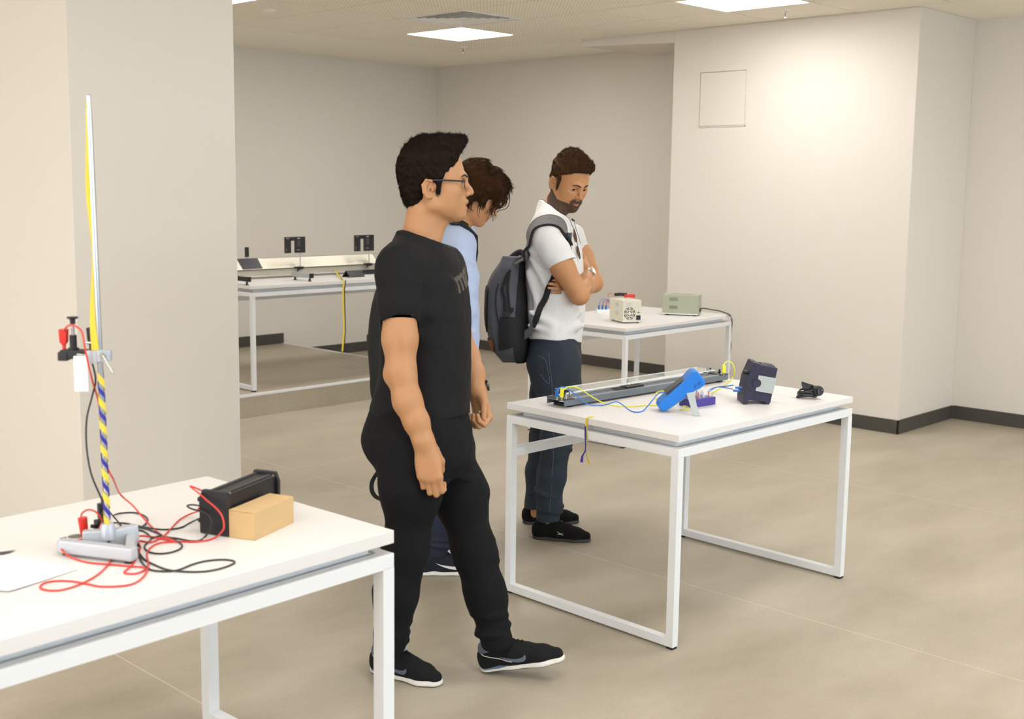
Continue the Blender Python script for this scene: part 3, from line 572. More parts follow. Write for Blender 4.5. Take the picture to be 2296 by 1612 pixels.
# ------------------------------------------------------------------ table 3
def c6(u, v): return (1280 + u / 5.74, 620 + v / 5.74)
b, yw, wx, wy, h = boxfit(c6(483, 562), c6(668, 607), c6(903, 600), ZT3, h=.143); b = b + Vector((0, 0, 0))
W3 = thing('power_supply', 'ivory bench power supply with round fan grille on the back table', 'power supply', b, yw)
wy = min(wy, .22); ff = .008
g = G(); g.bb((0, 0, ff), (wx, wy, h)); g.obj('case', M.beige, W3, bevel=.0015)
for x_ in (.012, wx - .022):
    for y_ in (.012, wy - .024): G().bb((x_, y_, 0), (x_ + .012, y_ + .012, ff)).obj('foot', M.rubber, W3)
fc = (wx * .36, ff + (h - ff) * .40); g = G()
for rr_, n_ in ((.036, 8), (.026, 8), (.015, 4)):
    for k in range(n_):
        a0 = 2 * PI * (k + .12) / n_; a1 = 2 * PI * (k + .88) / n_; P = [(fc[0] + (rr_ + d) * math.cos(a), fc[1] + (rr_ + d) * math.sin(a)) for d, seq in ((.0028, (a0, (a0 + a1) / 2, a1)), (-.0028, (a1, (a0 + a1) / 2, a0))) for a in seq]
        g.prism(P, 'y', -.0008, .0005)
g.obj('fan_grille', M.black, W3)
g = G(); g.bb((wx * .72, -.001, ff + .012), (wx * .96, .001, ff + .042)); g.obj('mains_inlet', M.black, W3); G().bb((wx * .80, -.001, ff + .056), (wx * .89, .001, ff + .063)).obj('fuse', M.black, W3)
g = G()
for k in range(4): g.bb((wx * .14, -.0006, ff + .118 - k * .007), (wx * (.5 - .06 * (k % 2)), .0004, ff + .1195 - k * .007))
g.obj('rating_text', M.greyp, W3)
g = G()
for dx in (-.034, .034):
    for dz in (-.034, .034): g.cyl((fc[0] + dx, -.001, fc[1] + dz), (fc[0] + dx, .001, fc[1] + dz), .002, 8)
g.obj('screw', M.chrome, W3)
g = G()
for rz_ in (.35, .72):
    for k in range(6): g.bb((-.0006, wy * .35 + k * .008, ff + h * rz_ - .012), (.0006, wy * .35 + k * .008 + .0025, ff + h * rz_ + .012))
g.obj('side_vents', M.greyp, W3)
def bundle(name, label, c, m, seed, w=.05, loops=5):
    random.seed(seed); pts = []
    for i in range(loops * 10):
        t = i / (loops * 10 - 1); a = t * 2 * PI * loops
        pts.append(Vector(c) + HR * (math.cos(a) * w * random.uniform(.75, 1)) + HF * (math.sin(a) * .018) + Vector((0, 0, .008 + .012 * (1 + math.sin(a * 1.3)) * .5 + random.uniform(0, .005))))
    cable(name, pts, .0035, m, label, 'cable', n=4)
tp3 = ZT3 + h
bundle('cable', 'bundled black test lead on top of the ivory power supply', PZ(*c6(640, 262), tp3), M.blackcable, 4, .042, 6)
bundle('cable', 'bundled red test lead on top of the ivory power supply', PZ(*c6(755, 282), tp3), M.redcable, 5, .034, 6)
cable('cable', [PZ(*c6(560, 260), tp3 + .01), PZ(*c6(520, 215), tp3 + .02), PZ(*c6(480, 235), tp3 + .01), PZ(*c6(478, 262), tp3 - .01), PZ(*c6(475, 330), ZT3 + .05), PZ(*c6(425, 330), ZT3 + .05), PZ(*c6(418, 370), ZT3 + .04)], .002, M.redcable, 'thin red lead running down behind the ivory power supply')
b, yw, wx, wy, h = boxfit(c6(1640, 512), c6(1640, 514), c6(1172, 494), ZT3, h=.14)
pA = PZ(*c6(1172, 494), ZT3); pB = PZ(*c6(1640, 514), ZT3); ex = pB - pA; yw = math.atan2(ex.y, ex.x); wx = ex.length
G3 = thing('power_supply', 'grey-green bench power supply with side vents and top handle on the back table', 'power supply', pA, yw)
h = .137; ff = .008; wy = .13
G().bb((0, 0, ff), (wx, wy, h)).obj('case', M.green, G3, bevel=.003)
for x_ in (.02, wx - .04):
    for y_ in (.01, wy - .03): G().bb((x_, y_, 0), (x_ + .022, y_ + .02, ff)).obj('foot', M.rubber, G3)
G().bb((0.002, -.0012, ff), (wx - .002, .002, ff + .006)).obj('base_edge', M.whitep, G3)
for zc in (.035, .088):
    g = G()
    for k in range(10): g.bb((wx * .20 + k * .0056, -.0008, zc + ff), (wx * .20 + k * .0056 + .0024, .0008, zc + .024 + ff))
    g.obj('vent_slots', mat('vent_dark_green', '56655a', .6) if zc < .05 else bpy.data.materials['vent_dark_green'], G3)
g = G(); g.bb((.05, wy * .40, h), (wx - .05, wy * .62, h + .005)); g.bb((.02, wy * .40, h), (.05, wy * .62, h + .002)); g.bb((wx - .05, wy * .40, h), (wx - .02, wy * .62, h + .002)); g.obj('handle', M.green, G3, bevel=.001)
G().bb((wx, wy * .3, ff + .018), (wx + .006, wy * .7, ff + .04)).obj('mains_inlet', M.black, G3)
G().bb((-.006, wy * .3, ff + .02), (0, wy * .7, ff + .034)).obj('front_terminal', M.whitep, G3)
pe = Vector((5.657, 4.45, 0)) + Matrix.Rotation(.024, 3, 'Z') @ Vector((1.182, .0, 0))
cable('cable', [PZ(*c6(1660, 420), ZT3 + .035) + HF * .03, PZ(*c6(1720, 410), ZT3 + .032), PZ(*c6(1800, 425), ZT3 + .025), PZ(*c6(1900, 440), ZT3 + .018), PZ(*c6(1980, 465), ZT3 + .008), PZ(*c6(2040, 492), ZT3 + .006), PX(*c6(2066, 530), pe.x + .012), PX(*c6(2074, 600), pe.x + .02), PX(*c6(2062, 700), pe.x + .02), PX(*c6(2055, 800), pe.x + .02), PX(*c6(2060, 900), pe.x + .02), PX(1634, 815, pe.x + .03), PX(1636, 835, pe.x + .03), PX(1632, 850, pe.x + .03)], .0042, M.blackcable, 'black mains cable from the green power supply hanging over the table end')
b = PZ(*c6(340, 478), ZT3); B3 = thing('terminal_box', 'small white box with blue plugs left of the ivory power supply', 'lab device', b, YAWC)
G().bb((0, 0, 0), (.12, .07, .026)).obj('housing', M.whitep, B3, bevel=.001)
for k, x_ in enumerate((.012, .036, .060)):
    G().bb((x_ - .006, .02, .026), (x_ + .006, .034, .054)).obj('plug', M.blueplug, B3, bevel=.001)
random.seed(9)
for k in range(3):
    q = b + HR * (.012 + .024 * k) + HF * .027 + Vector((0, 0, .054)); cable('cable', [q, q + Vector((0, 0, .03)) + HR * .01, q + Vector((0, 0, .045 - k * .01)) + HR * .04, q + Vector((0, 0, .01)) + HR * (.075 - .012 * k), q + HR * .07 + Vector((0, 0, -.02))], .0018, [M.bluecable, M.bluecable, M.redcable][k], ['thin blue lead from the leftmost plug of the small white box', 'thin blue lead from the middle plug of the small white box', 'thin red lead from the small white box'][k])
# ------------------------------------------------------------------ table 4: air track
def c8(u, v): return (500 + u / 6.042, 500 + v / 6.042)
YT = T4Y + .46
def T4P(u, v, y=YT): return PY(*c8(u, v), y)
k0 = T4P(190, 645); k1 = T4P(2130, 548); zk = (k0.z + k1.z) / 2
Tr = thing('air_track', 'long cream-white air track on the platform table against the back wall', 'lab track', (T4X - .55, YT, ZT4))
xl = 0; xr = 2.05; zl = zk - ZT4
g = G(); g.prism([(-.002, zl), (.075, zl + .072), (.080, zl + .072), (.155, zl), (.150, zl - .004), (.003, zl - .004)], 'x', xl, xr); g.obj('air_rail', M.track, Tr)
g = G(); g.prism([(.02, zl - .004), (.13, zl - .004), (.13, .022), (.02, .022)], 'x', xl, xr); g.obj('support_beam', mat('beam_grey', 'bfb8a8', .5), Tr)
G().bb((xl, -.003, zl - .005), (xr, .0, zl + .002)).obj('edge_line', M.darkgrey, Tr)
g = G()
for k in range(60): g.cyl((.03 + k * .034, .019, zl + .0205), (.03 + k * .034, .018, zl + .0215), .0012, 6)
g.obj('air_holes', M.darkgrey, Tr)
p = PY(*c8(1035, 790), YT - .1) - Vector((T4X - .55, YT, ZT4))
def foot_unit(x_, m=M.alu):
    f = G().bb((x_ - .015, -.40, .026), (x_ + .015, -.19, .056)).obj('foot_block', m, Tr, bevel=.001); G().bb((x_ - .016, -.412, .024), (x_ + .016, -.40, .058)).obj('end_cap', M.black, f)
    for dy in (-.385, -.21): G().lathe([(.013, 0), (.013, .006), (.006, .007), (.006, .012), (.011, .013), (.011, .018), (.005, .019), (.005, .026)], 14, c=(x_, dy, 0)).obj('levelling_foot', M.black, f, smooth=True)
foot_unit(PZ(714, 633, ZT4).x - (T4X - .55)); foot_unit(PZ(532, 637, ZT4).x - (T4X - .55), M.black)
def gate(u, v, uc, vc, label):
    p = T4P(u, v, YT - .02); t = thing('photogate', label, 'sensor', p, -.0)
    s_ = depth(p) / FPX; cs = abs(math.cos(YAWC)); W_ = 39 * s_ / cs * .98; H_ = 36 * s_; a = .28 * W_; sl = .22 * W_; top = .24 * H_
    P = [(0, 0), (a, 0), (a, H_ - top), (a + sl, H_ - top), (a + sl, 0), (W_, 0), (W_, H_), (0, H_)]
    g = G(); g.prism(P, 'y', -.009, .009); g.obj('body', M.black, t, bevel=.0015)
    G().bb((a + sl + .012, -.0098, H_ * .40), (a + sl + .045, -.009, H_ * .78)).obj('display', M.darkgrey, t)
    g = G(); g.bb((a + sl + .016, -.0098, H_ * .88), (a + sl + .042, -.009, H_ * .93)); g.bb((.006, -.0098, H_ * .90), (.034, -.009, H_ * .925)); g.obj('printed_label', M.greyp, t)
    g = G(); [g.bb((a + sl + .012 + k * .011, -.0098, H_ * .17), (a + sl + .017 + k * .011, -.009, H_ * .21)) for k in range(3)]; g.obj('button', M.greyp, t)
    G().bb((.006, -.0098, H_ * .1), (.009, -.009, H_ * .3)).obj('scale_mark', mat('amber_mark', 'b5862c', .5), t)
    q = T4P(uc, vc, YT - .02) - p; xr_ = W_ * .76
    G().cyl((xr_, 0, -.15), (xr_, 0, 0), .0045, 10).obj('rod', M.chrome, t, smooth=True)
    g = G(); g.box((xr_, 0, q.z), (.034, .024, .022)); g.box((xr_ - .028, .006, q.z + .003), (.030, .02, .014)); g.cyl((xr_ + .015, 0, q.z + .002), (xr_ + .036, 0, q.z + .002), .007, 10); g.cyl((xr_ - .02, 0, q.z - .008), (xr_ - .02, 0, q.z - .024), .008, 10); g.obj('clamp', M.black, t, bevel=.001)
gate(840, 410, 1010, 610, 'black forked photogate on a rod, the left one of the air track'); gate(1783, 384, 1960, 562, 'black forked photogate on a rod, the right one of the air track')
def glider(u, v, wpx, label, y, z, flag=False, sc=1.0):
    p = PY(*c8(u, v), y); t = thing('glider', label, 'glider', (p.x, y, z)); s_ = depth(p) / FPX / 6.042; w_ = wpx * s_ / math.cos(YAWC) * -1 if False else wpx * s_ / abs(math.cos(YAWC))
    g = G(); g.prism([(a * sc, b * sc) for a, b in ((-.075, 0), (-.070, -.006), (0, .062), (.070, -.006), (.075, 0), (.008, .072), (-.008, .072))], 'x', 0, w_); g.obj('saddle', M.black, t)
    if flag:
        G().cyl((w_ * .5, 0, .070), (w_ * .5, 0, .082), .003, 8).obj('peg', M.chrome, t); G().box((w_ * .5, 0, .118), (.030, .010, .072)).obj('flag', M.black, t); G().tube([(w_, 0, .062), (w_ + .045, 0, .064)], .006, 8).obj('bumper', M.whitep, t)
    return t
glider(190, 600, 225, 'black glider with upright flag riding on the left of the air track', YT + .0775, zk + .006, True)
glider(1665, 735, 185, 'black roof-shaped glider lying on the table before the air track', YT - .24, ZT4 + .004, sc=.62)
p = PY(*c8(1870, 690), YT - .10); Bb = G().box((0, 0, .024), (.30, .03, .034)).obj('black_bar', M.black, loc=(p.x + .12, YT - .10, ZT4), bevel=.001); Bb.location.z = ZT4 - .007; tag(Bb, 'black bar lying behind the roof-shaped glider', 'bar')
w0 = T4P(440, 478, YT + .075); w1 = T4P(2250, 405, YT + .075); d_ = (w1 - w0); tag(G().tube([w0 - d_ * .25, w1 + d_ * .3], .0009, 6).obj('tensioned_string', mat('grey_string', '77705f', .7), smooth=True), 'thin taut string stretched above the air track', 'string')
yr = T4Y - .004; g = G()
for mi, du in ((0, -1.5), (1, 1.8)):
    g.cur = mi; ex_ = PY(769 + du, 630, T4Y).x; h_ = .006 if mi == 0 else .0035
    yE = T4Y - .02 * (ex_ - T4X); yr = yE - .004; pts = [PY(753 + du * .4, 605, YT + .015), PY(757 + du * .5, 613, YT - .10), PZ(763 + du * .8, 622, ZT4 + .006), Vector((ex_, yE + .03, ZT4 + .003)), Vector((ex_, yE - .002, ZT4 + .002)), Vector((ex_, yr, ZT4 - .012))] + [PY(771 + du + dx, v, yr - .003 * k) for k, (v, dx) in enumerate(((650, -.3), (680, 0), (700, .6), (740, 1.5), (765, -.2), (788, -2 if du < 0 else 1)))]
    sp = spline(pts, 5); g.strip(sp, [HR * h_] * len(sp), .0005)
tag(g.obj('ribbon', [M.ribY, M.ribK]), 'yellow and black ribbon hanging from the air track down the table front', 'ribbon')
# ------------------------------------------------------------------ people: signed-distance modelling on a grid
def V3(p): return np.array(tuple(p), dtype=np.float64)
class Field:
    def __init__(s, lo, hi, h):
        s.lo = V3(lo); s.h = h; s.n = np.ceil((V3(hi) - s.lo) / h).astype(int) + 1; s.D = np.full(tuple(s.n), .5, np.float32)
    def like(s):
        f = Field.__new__(Field); f.lo, f.h, f.n = s.lo, s.h, s.n; f.D = np.full(tuple(s.n), .5, np.float32); return f
    def sub_(s, lo, hi):
        a = np.clip(np.floor((lo - s.lo) / s.h).astype(int), 0, s.n); b = np.clip(np.ceil((hi - s.lo) / s.h).astype(int) + 1, 0, s.n)
        if np.any(b <= a): return None
        sl = tuple(slice(i, j) for i, j in zip(a, b))
        X = (s.lo[0] + s.h * np.arange(a[0], b[0]))[:, None, None]; Y = (s.lo[1] + s.h * np.arange(a[1], b[1]))[None, :, None]; Z = (s.lo[2] + s.h * np.arange(a[2], b[2]))[None, None, :]
        return sl, X, Y, Z
    def put(s, fn, lo, hi, k=.0, op='u'):
        m = max(k * 1.5, 4 * s.h); r = s.sub_(np.minimum(lo, hi) - m, np.maximum(lo, hi) + m)
        if r is None: return s
        sl, X, Y, Z = r; d = fn(X, Y, Z).astype(np.float32); D = s.D[sl]
        if op == 's': d = -d
        a, b = D, d
        if k > 0: hh = np.maximum(k - np.abs(a - b), 0) / k; adj = hh * hh * k * .25
        else: adj = 0
        s.D[sl] = np.minimum(a, b) - adj if op == 'u' else np.maximum(a, b) + adj
        return s
    def cap(s, a, b, ra, rb=None, k=.0, op='u', flat=None):
        a = V3(a); b = V3(b); rb = ra if rb is None else rb; ab = b - a; L2 = max(ab @ ab, 1e-12); R = max(ra, rb)
        fl = None
        if flat is not None: fv = V3(flat[0]); fv = fv / np.linalg.norm(fv); fl = 1 / flat[1] ** 2 - 1; R = R * max(1, flat[1]); mf = min(1, flat[1])
        def fn(X, Y, Z):
            t = np.clip(((X - a[0]) * ab[0] + (Y - a[1]) * ab[1] + (Z - a[2]) * ab[2]) / L2, 0, 1)
            qx = X - a[0] - t * ab[0]; qy = Y - a[1] - t * ab[1]; qz = Z - a[2] - t * ab[2]; r = ra + (rb - ra) * t
            q2 = qx * qx + qy * qy + qz * qz
            if fl is not None:
                w = qx * fv[0] + qy * fv[1] + qz * fv[2]; return (np.sqrt(np.maximum(q2 + fl * w * w, 1e-12)) - r) * mf
            return np.sqrt(q2) - r
        return s.put(fn, np.minimum(a, b) - R, np.maximum(a, b) + R, k, op)
    def ell(s, c, r, k=.0, op='u', M_=None):
        c = V3(c); r = V3(r); M_ = np.eye(3) if M_ is None else np.array(M_); R = np.abs(M_.T) @ r
        def fn(X, Y, Z):
            x = X - c[0]; y = Y - c[1]; z = Z - c[2]; k0 = 0; k1 = 0
            for i in range(3):
                q = x * M_[i][0] + y * M_[i][1] + z * M_[i][2]; k0 = k0 + (q / r[i]) ** 2; k1 = k1 + (q / r[i] ** 2) ** 2
            k0 = np.sqrt(k0); return k0 * (k0 - 1) / np.maximum(np.sqrt(k1), 1e-6)
        return s.put(fn, c - R, c + R, k, op)
    def chain(s, pts, rs, k=.0, op='u', flat=None, kj=None):
        for i in range(len(pts) - 1): s.cap(pts[i], pts[i + 1], rs[i], rs[i + 1], k if i == 0 or kj is None else kj, op, flat)
        return s
    def column(s, secs, f, l, k=0., n=2.3, op='u', grow=0):
        """secs: (centre point, half lateral, half fore-aft), sorted by height"""
        secs = sorted(secs, key=lambda q: q[0][2]); z = np.array([q[0][2] for q in secs]); cx = np.array([q[0][0] for q in secs]); cy = np.array([q[0][1] for q in secs])
        A = np.array([q[1] for q in secs]) + grow; B = np.array([q[2] for q in secs]) + grow; f = V3(f); l = V3(l)
        zz = np.linspace(z[0], z[-1], 200)
        def sm(y): v = np.interp(zz, z, y); kk = np.ones(25) / 25; p = np.pad(v, 12, mode='edge'); return np.convolve(p, kk, 'valid')
        CX, CY, AA, BB = sm(cx), sm(cy), sm(A), sm(B); m = max(A.max(), B.max())
        lo = np.array([cx.min() - m, cy.min() - m, z[0]]); hi = np.array([cx.max() + m, cy.max() + m, z[-1]])
        def fn(X, Y, Z):
            zf = Z[0, 0, :]; a = np.interp(zf, zz, AA)[None, None]; b = np.interp(zf, zz, BB)[None, None]; x = X - np.interp(zf, zz, CX)[None, None]; y = Y - np.interp(zf, zz, CY)[None, None]
            u = np.abs(x * f[0] + y * f[1]) / b; v = np.abs(x * l[0] + y * l[1]) / a
            q = (u ** n + v ** n) ** (1 / n); d = (q - 1) * np.minimum(a, b)
            return np.maximum(d, np.maximum(Z - z[-1], z[0] - Z))
        return s.put(fn, lo, hi, k, op)
    def clip(s, p, nrm, k=0.):
        p = V3(p); nrm = V3(nrm); nrm = nrm / np.linalg.norm(nrm); hi = s.lo + s.h * s.n
        return s.put(lambda X, Y, Z: -((X - p[0]) * nrm[0] + (Y - p[1]) * nrm[1] + (Z - p[2]) * nrm[2]), s.lo, hi, k, 's')
    def noise(s, amp, fr, seed=0, aniso=(1, 1, 1), band=.03):
        rng = np.random.RandomState(seed); sl = np.abs(s.D) < band; idx = np.argwhere(sl); P = s.lo + idx * s.h; v = np.zeros(len(P))
        for o in range(3):
            for _ in range(5):
                d = rng.normal(size=3) * np.array(aniso); d = d / np.linalg.norm(d) * fr * 2 ** o * rng.uniform(.6, 1.4); v += np.sin(P @ d + rng.uniform(0, 6.28)) / 2 ** o
        s.D[sl] += (amp * v / 3).astype(np.float32); return s
    def fold(s, pts, r, amp, k=.012):
        """soft crease ridge following a path on the surface"""
        for a, b in zip(pts, pts[1:]): s.cap(a, b, r, r, k)
        return s
    def mesh(s, smooth=2):
        D = s.D; h = s.h; ins = D < 0
        c = np.zeros(tuple(s.n - 1), np.int8)
        for i in (0, 1):
            for j in (0, 1):
                for k in (0, 1): c += ins[i:s.n[0] - 1 + i, j:s.n[1] - 1 + j, k:s.n[2] - 1 + k]
        act = (c > 0) & (c < 8); idx = np.argwhere(act); N = len(idx)
        if N == 0: return np.zeros((0, 3)), np.zeros((0, 4), int)
        vid = np.full(act.shape, -1, np.int64); vid[act] = np.arange(N)
        cor = np.array([(i, j, k) for i in (0, 1) for j in (0, 1) for k in (0, 1)]); val = np.stack([D[idx[:, 0] + q[0], idx[:, 1] + q[1], idx[:, 2] + q[2]] for q in cor], 1)
        acc = np.zeros((N, 3)); cnt = np.zeros(N)
        for a in range(8):
            for b in range(a + 1, 8):
                if np.abs(cor[a] - cor[b]).sum() != 1: continue
                va, vb = val[:, a], val[:, b]; m = (va < 0) != (vb < 0); t = va[m] / (va[m] - vb[m]); acc[m] += cor[a] + t[:, None] * (cor[b] - cor[a]); cnt[m] += 1
        Vt = s.lo + (idx + acc / cnt[:, None]) * h; F = []
        for ax in range(3):
            a1, a2 = (ax + 1) % 3, (ax + 2) % 3; A = [slice(None)] * 3; Bs = [slice(None)] * 3; A[ax] = slice(0, -1); Bs[ax] = slice(1, None)
            e = ins[tuple(A)] != ins[tuple(Bs)]; I = np.argwhere(e); I = I[(I[:, a1] > 0) & (I[:, a2] > 0) & (I[:, a1] < s.n[a1] - 1) & (I[:, a2] < s.n[a2] - 1)]
            def g_(d1, d2): J = I.copy(); J[:, a1] -= d1; J[:, a2] -= d2; return vid[J[:, 0], J[:, 1], J[:, 2]]
            q = np.stack([g_(1, 1), g_(0, 1), g_(0, 0), g_(1, 0)], 1); fl = ~ins[I[:, 0], I[:, 1], I[:, 2]]; q[fl] = q[fl][:, ::-1]; F.append(q[(q >= 0).all(1)])
        F = np.concatenate(F)
        for _ in range(smooth):
            S = np.zeros_like(Vt); C = np.zeros(N)
            for a in range(4):
                b = (a + 1) % 4; np.add.at(S, F[:, a], Vt[F[:, b]]); np.add.at(S, F[:, b], Vt[F[:, a]]); np.add.at(C, F[:, a], 1); np.add.at(C, F[:, b], 1)
            Vt = Vt * .5 + .5 * S / np.maximum(C, 1)[:, None]
        return Vt, F
def mkmesh(name, parts, m, parent=None, matfn=None):
    """parts: list of (verts, faces); matfn(face centres)->material index"""
    vs, fs, o = [], [], 0
    for v, f in parts: vs.append(v); fs.append(f + o); o += len(v)
    vs = np.concatenate(vs); fs = np.concatenate(fs)
    me = bpy.data.meshes.new(name); me.vertices.add(len(vs)); me.vertices.foreach_set('co', vs.astype(np.float32).ravel()); n = len(fs)
    me.loops.add(n * 4); me.loops.foreach_set('vertex_index', fs.astype(np.int32).ravel()); me.polygons.add(n); me.polygons.foreach_set('loop_start', np.arange(0, n * 4, 4, dtype=np.int32))
    me.update(calc_edges=True); me.validate()
    for q in (m if isinstance(m, (list, tuple)) else [m]): me.materials.append(q)
    if matfn is not None and len(me.polygons) == n: me.polygons.foreach_set('material_index', matfn(vs[fs].mean(1)).astype(np.int32))
    me.shade_smooth(); ob = bpy.data.objects.new(name, me); col.objects.link(ob)
    if parent: ob.parent = parent
    return ob
def frame(x, z_hint):
    x = V3(x); x /= np.linalg.norm(x); z = V3(z_hint); z = z - x * (z @ x); z /= np.linalg.norm(z); y = np.cross(z, x); return np.stack([x, y, z], 1)   # columns
class Head:
    """canonical head: x forward, y left, z up, origin between the ears"""
    def __init__(s, O, face, up, sc=1.0, h=.0017, neck=None, open_=0, lo=(-.13, -.10, -.15), hi=(.16, .10, .17)):
        s.R = frame(face, up); s.O = V3(O); s.sc = sc; s.f = Field(lo, hi, h); f = s.f
        f.ell((.000, 0, .060), (.094, .074, .088)); f.ell((.045, 0, .062), (.062, .060, .062), .03)
        f.ell((.052, 0, .0), (.058, .056, .066), .04)
        for y in (-1, 1):
            f.cap((.012, y * .052, -.048), (.080, y * .016, -.078), .017, .016, .035); f.cap((.004, y * .058, .0), (.012, y * .052, -.048), .016, .016, .03)
            f.ell((.070, y * .042, .0), (.026, .018, .020), .03); f.ell((.055, y * .036, -.038), (.036, .026, .036), .03)
            f.cap((.098, y * .030, .043), (.109, y * .006, .040), .0095, .0085, .018)
        f.ell((.058, 0, -.055), (.045, .040, .040), .03)
        f.ell((.099, 0, -.079), (.0165, .020, .0155), .022); f.ell((.088, 0, -.040), (.030, .031, .030), .02)
        for y in (-1, 1): f.ell((.110, y * .033, .021), (.020, .019, .0125), .014, 's')
        f.cap((.108, 0, .030), (.128, 0, .002), .0072, .0090, .013); f.ell((.1285, 0, -.008), (.0130, .0105, .0100), .008)
        for y in (-1, 1):
            f.ell((.1155, y * .0120, -.0135), (.0125, .0068, .0088), .006); f.ell((.119, y * .0065, -.021), (.006, .0032, .004), .002, 's')
            f.ell((.0905, y * .0315, .0215), (.0160, .0175, .0125), .006)          # lids
        z0 = -.045; g = .004 * open_
        f.chain([(.100, -.024, z0 + .001), (.1165, -.006, z0 + .008), (.1175, 0, z0 + .007), (.1165, .006, z0 + .008), (.100, .024, z0 + .001)], [.0035, .0058, .0054, .0058, .0035], .006)
        f.chain([(.099, -.021, z0 - .002 - g), (.1125, 0, z0 - .009 - g), (.099, .021, z0 - .002 - g)], [.0035, .0070, .0035], .006)
        f.chain([(.099, -.024, z0), (.120, 0, z0 - .001 - g / 2), (.099, .024, z0)], [.0012, .0016 + g * .8, .0012], .002, 's')
        for y in (-1, 1): f.ell((.1045, y * .0315, .0205), (.0110, .0140, .0052), .0015, 's')   # eye slit
        for y in (-1, 1):                                                           # ears
            c = np.array((.0, y * .0765, .002)); a = .50 * y; Rm = np.array([[math.cos(a), math.sin(a) * -1, 0], [math.sin(a), math.cos(a), 0], [0, 0, 1]])
            f.ell(c + (-.004, y * .004, 0), (.0185, .0065, .0305), .006, M_=Rm); f.ell(c + (.001, y * .010, .002), (.0105, .0075, .0195), .003, 's', M_=Rm); f.ell(c + (.004, y * .004, -.004), (.005, .008, .006), .002, 's')
            rim = [c + np.array((.010, y * .000, .012)), c + np.array((.006, y * .006, .026)), c + np.array((-.010, y * .012, .028)), c + np.array((-.021, y * .013, .012)), c + np.array((-.018, y * .012, -.010)), c + np.array((-.006, y * .006, -.027)), c + np.array((.006, y * .001, -.026))]
            f.chain(rim, [.0028, .0036, .004, .004, .0038, .0050, .0042], .003); f.ell(c + (.010, y * .004, -.003), (.004, .004, .006), .004)
            f.chain([c + np.array((-.008, y * .009, .016)), c + np.array((-.012, y * .010, -.004)), c + np.array((-.002, y * .007, -.014))], [.0022, .0024, .002], .003)
        if neck is not None:
            nb = s.loc(neck); f.cap((-.018, 0, -.02), nb, .046, .060, .03, flat=None); f.cap((.0, 0, -.045), nb + np.array((.03, 0, 0)), .035, .040, .03)
            f.cap((.052, 0, -.080), nb + np.array((.045, 0, .02)), .016, .018, .02)
    def loc(s, p): return (V3(p) - s.O) @ s.R / s.sc
    def w(s, p): return s.O + (np.array(p) * s.sc) @ s.R.T
    def mesh(s, f=None, smooth=1):
        v, q = (f or s.f).mesh(smooth); return s.w(v), q
def hand(F, wrist, X, Y, curl=(.5, .5, .5), L=1.0, wr=.026, thumb=None, spread=1.0, per=None):
    """X towards the fingers, Y towards the thumb side; back of the hand is +Z"""
    X = V3(X); X /= np.linalg.norm(X); Y = V3(Y); Y = Y - X * (X @ Y); Y /= np.linalg.norm(Y); Z = -np.cross(X, Y) if False else np.cross(X, Y); w = V3(wrist)
    P = lambda x, y, z=0: w + (X * x + Y * y + s_ * Z * z) * L
    s_ = hand.side
    kn = [(.090, .027), (.094, .0085), (.089, -.010), (.080, -.027)]; ln = [(.043, .025, .020), (.047, .029, .021), (.044, .027, .021), (.034, .020, .018)]
    tips = []
    for i, (kx, ky) in enumerate(kn):
        F.cap(P(.0, ky * .55), P(kx, ky * spread), wr * .62 * L if False else .015 * L, .0118 * L, .016)
        a = 0; c = per[i] if per else curl; p = np.array((kx, 0.)); q0 = P(p[0], ky * spread, p[1]); r = .0094
        for j in range(3):
            a += c[j]; p = p + np.array((math.cos(a), -math.sin(a))) * ln[i][j]; q1 = P(p[0], ky * spread * (1 + .05 * j), p[1]); r1 = r - .0009
            F.cap(q0, q1, r * L * (.88 if i == 3 else 1), r1 * L * (.88 if i == 3 else 1), .0035 if j else .006); q0 = q1; r = r1
        tips.append(q0)
    F.ell(P(.045, 0, -.001), (.05 * L, .038 * L, .015 * L), .015, M_=np.stack([X, Y, Z]))
    th = thumb or [(.015, .022, -.006), (.048, .043, -.014), (.078, .050, -.022), (.100, .048, -.026)]
    F.chain([P(*t) for t in th], [.0150 * L, .0125 * L, .0105 * L, .0088 * L], .010, kj=.004)
    return tips
hand.side = 1
M.skin = mat('skin_tan', 'ba855a', .5, spec=.4, sss=.12, var=.05, vscale=30, bump=.04, bscale=500); M.skin2 = mat('skin_light', 'b18159', .5, spec=.4, sss=.12, var=.05, vscale=30, bump=.04, bscale=500)
M.lip = mat('lips', 'a86a58', .45); M.mouth = mat('mouth_inside', '3a1512', .6); M.stub = mat('jaw_stubble', 'a87c5c', .6); M.eye = mat('eye_white', 'd9d2c8', .25); M.iris = mat('iris_brown', '2b180e', .2)
M.hair1 = mat('hair_dark_brown', '1c130d', .9, spec=.12, var=.12, vscale=60); M.hair2 = mat('hair_brown', '33200f', .9, spec=.12, var=.18, vscale=40); M.hair3 = mat('hair_mid_brown', '412d1b', .9, spec=.12, var=.15, vscale=60); M.beard = mat('beard_brown', '47301e', .7, var=.3, vscale=150, bump=.3, bscale=500)
M.brow = mat('eyebrow', '21140d', .7)
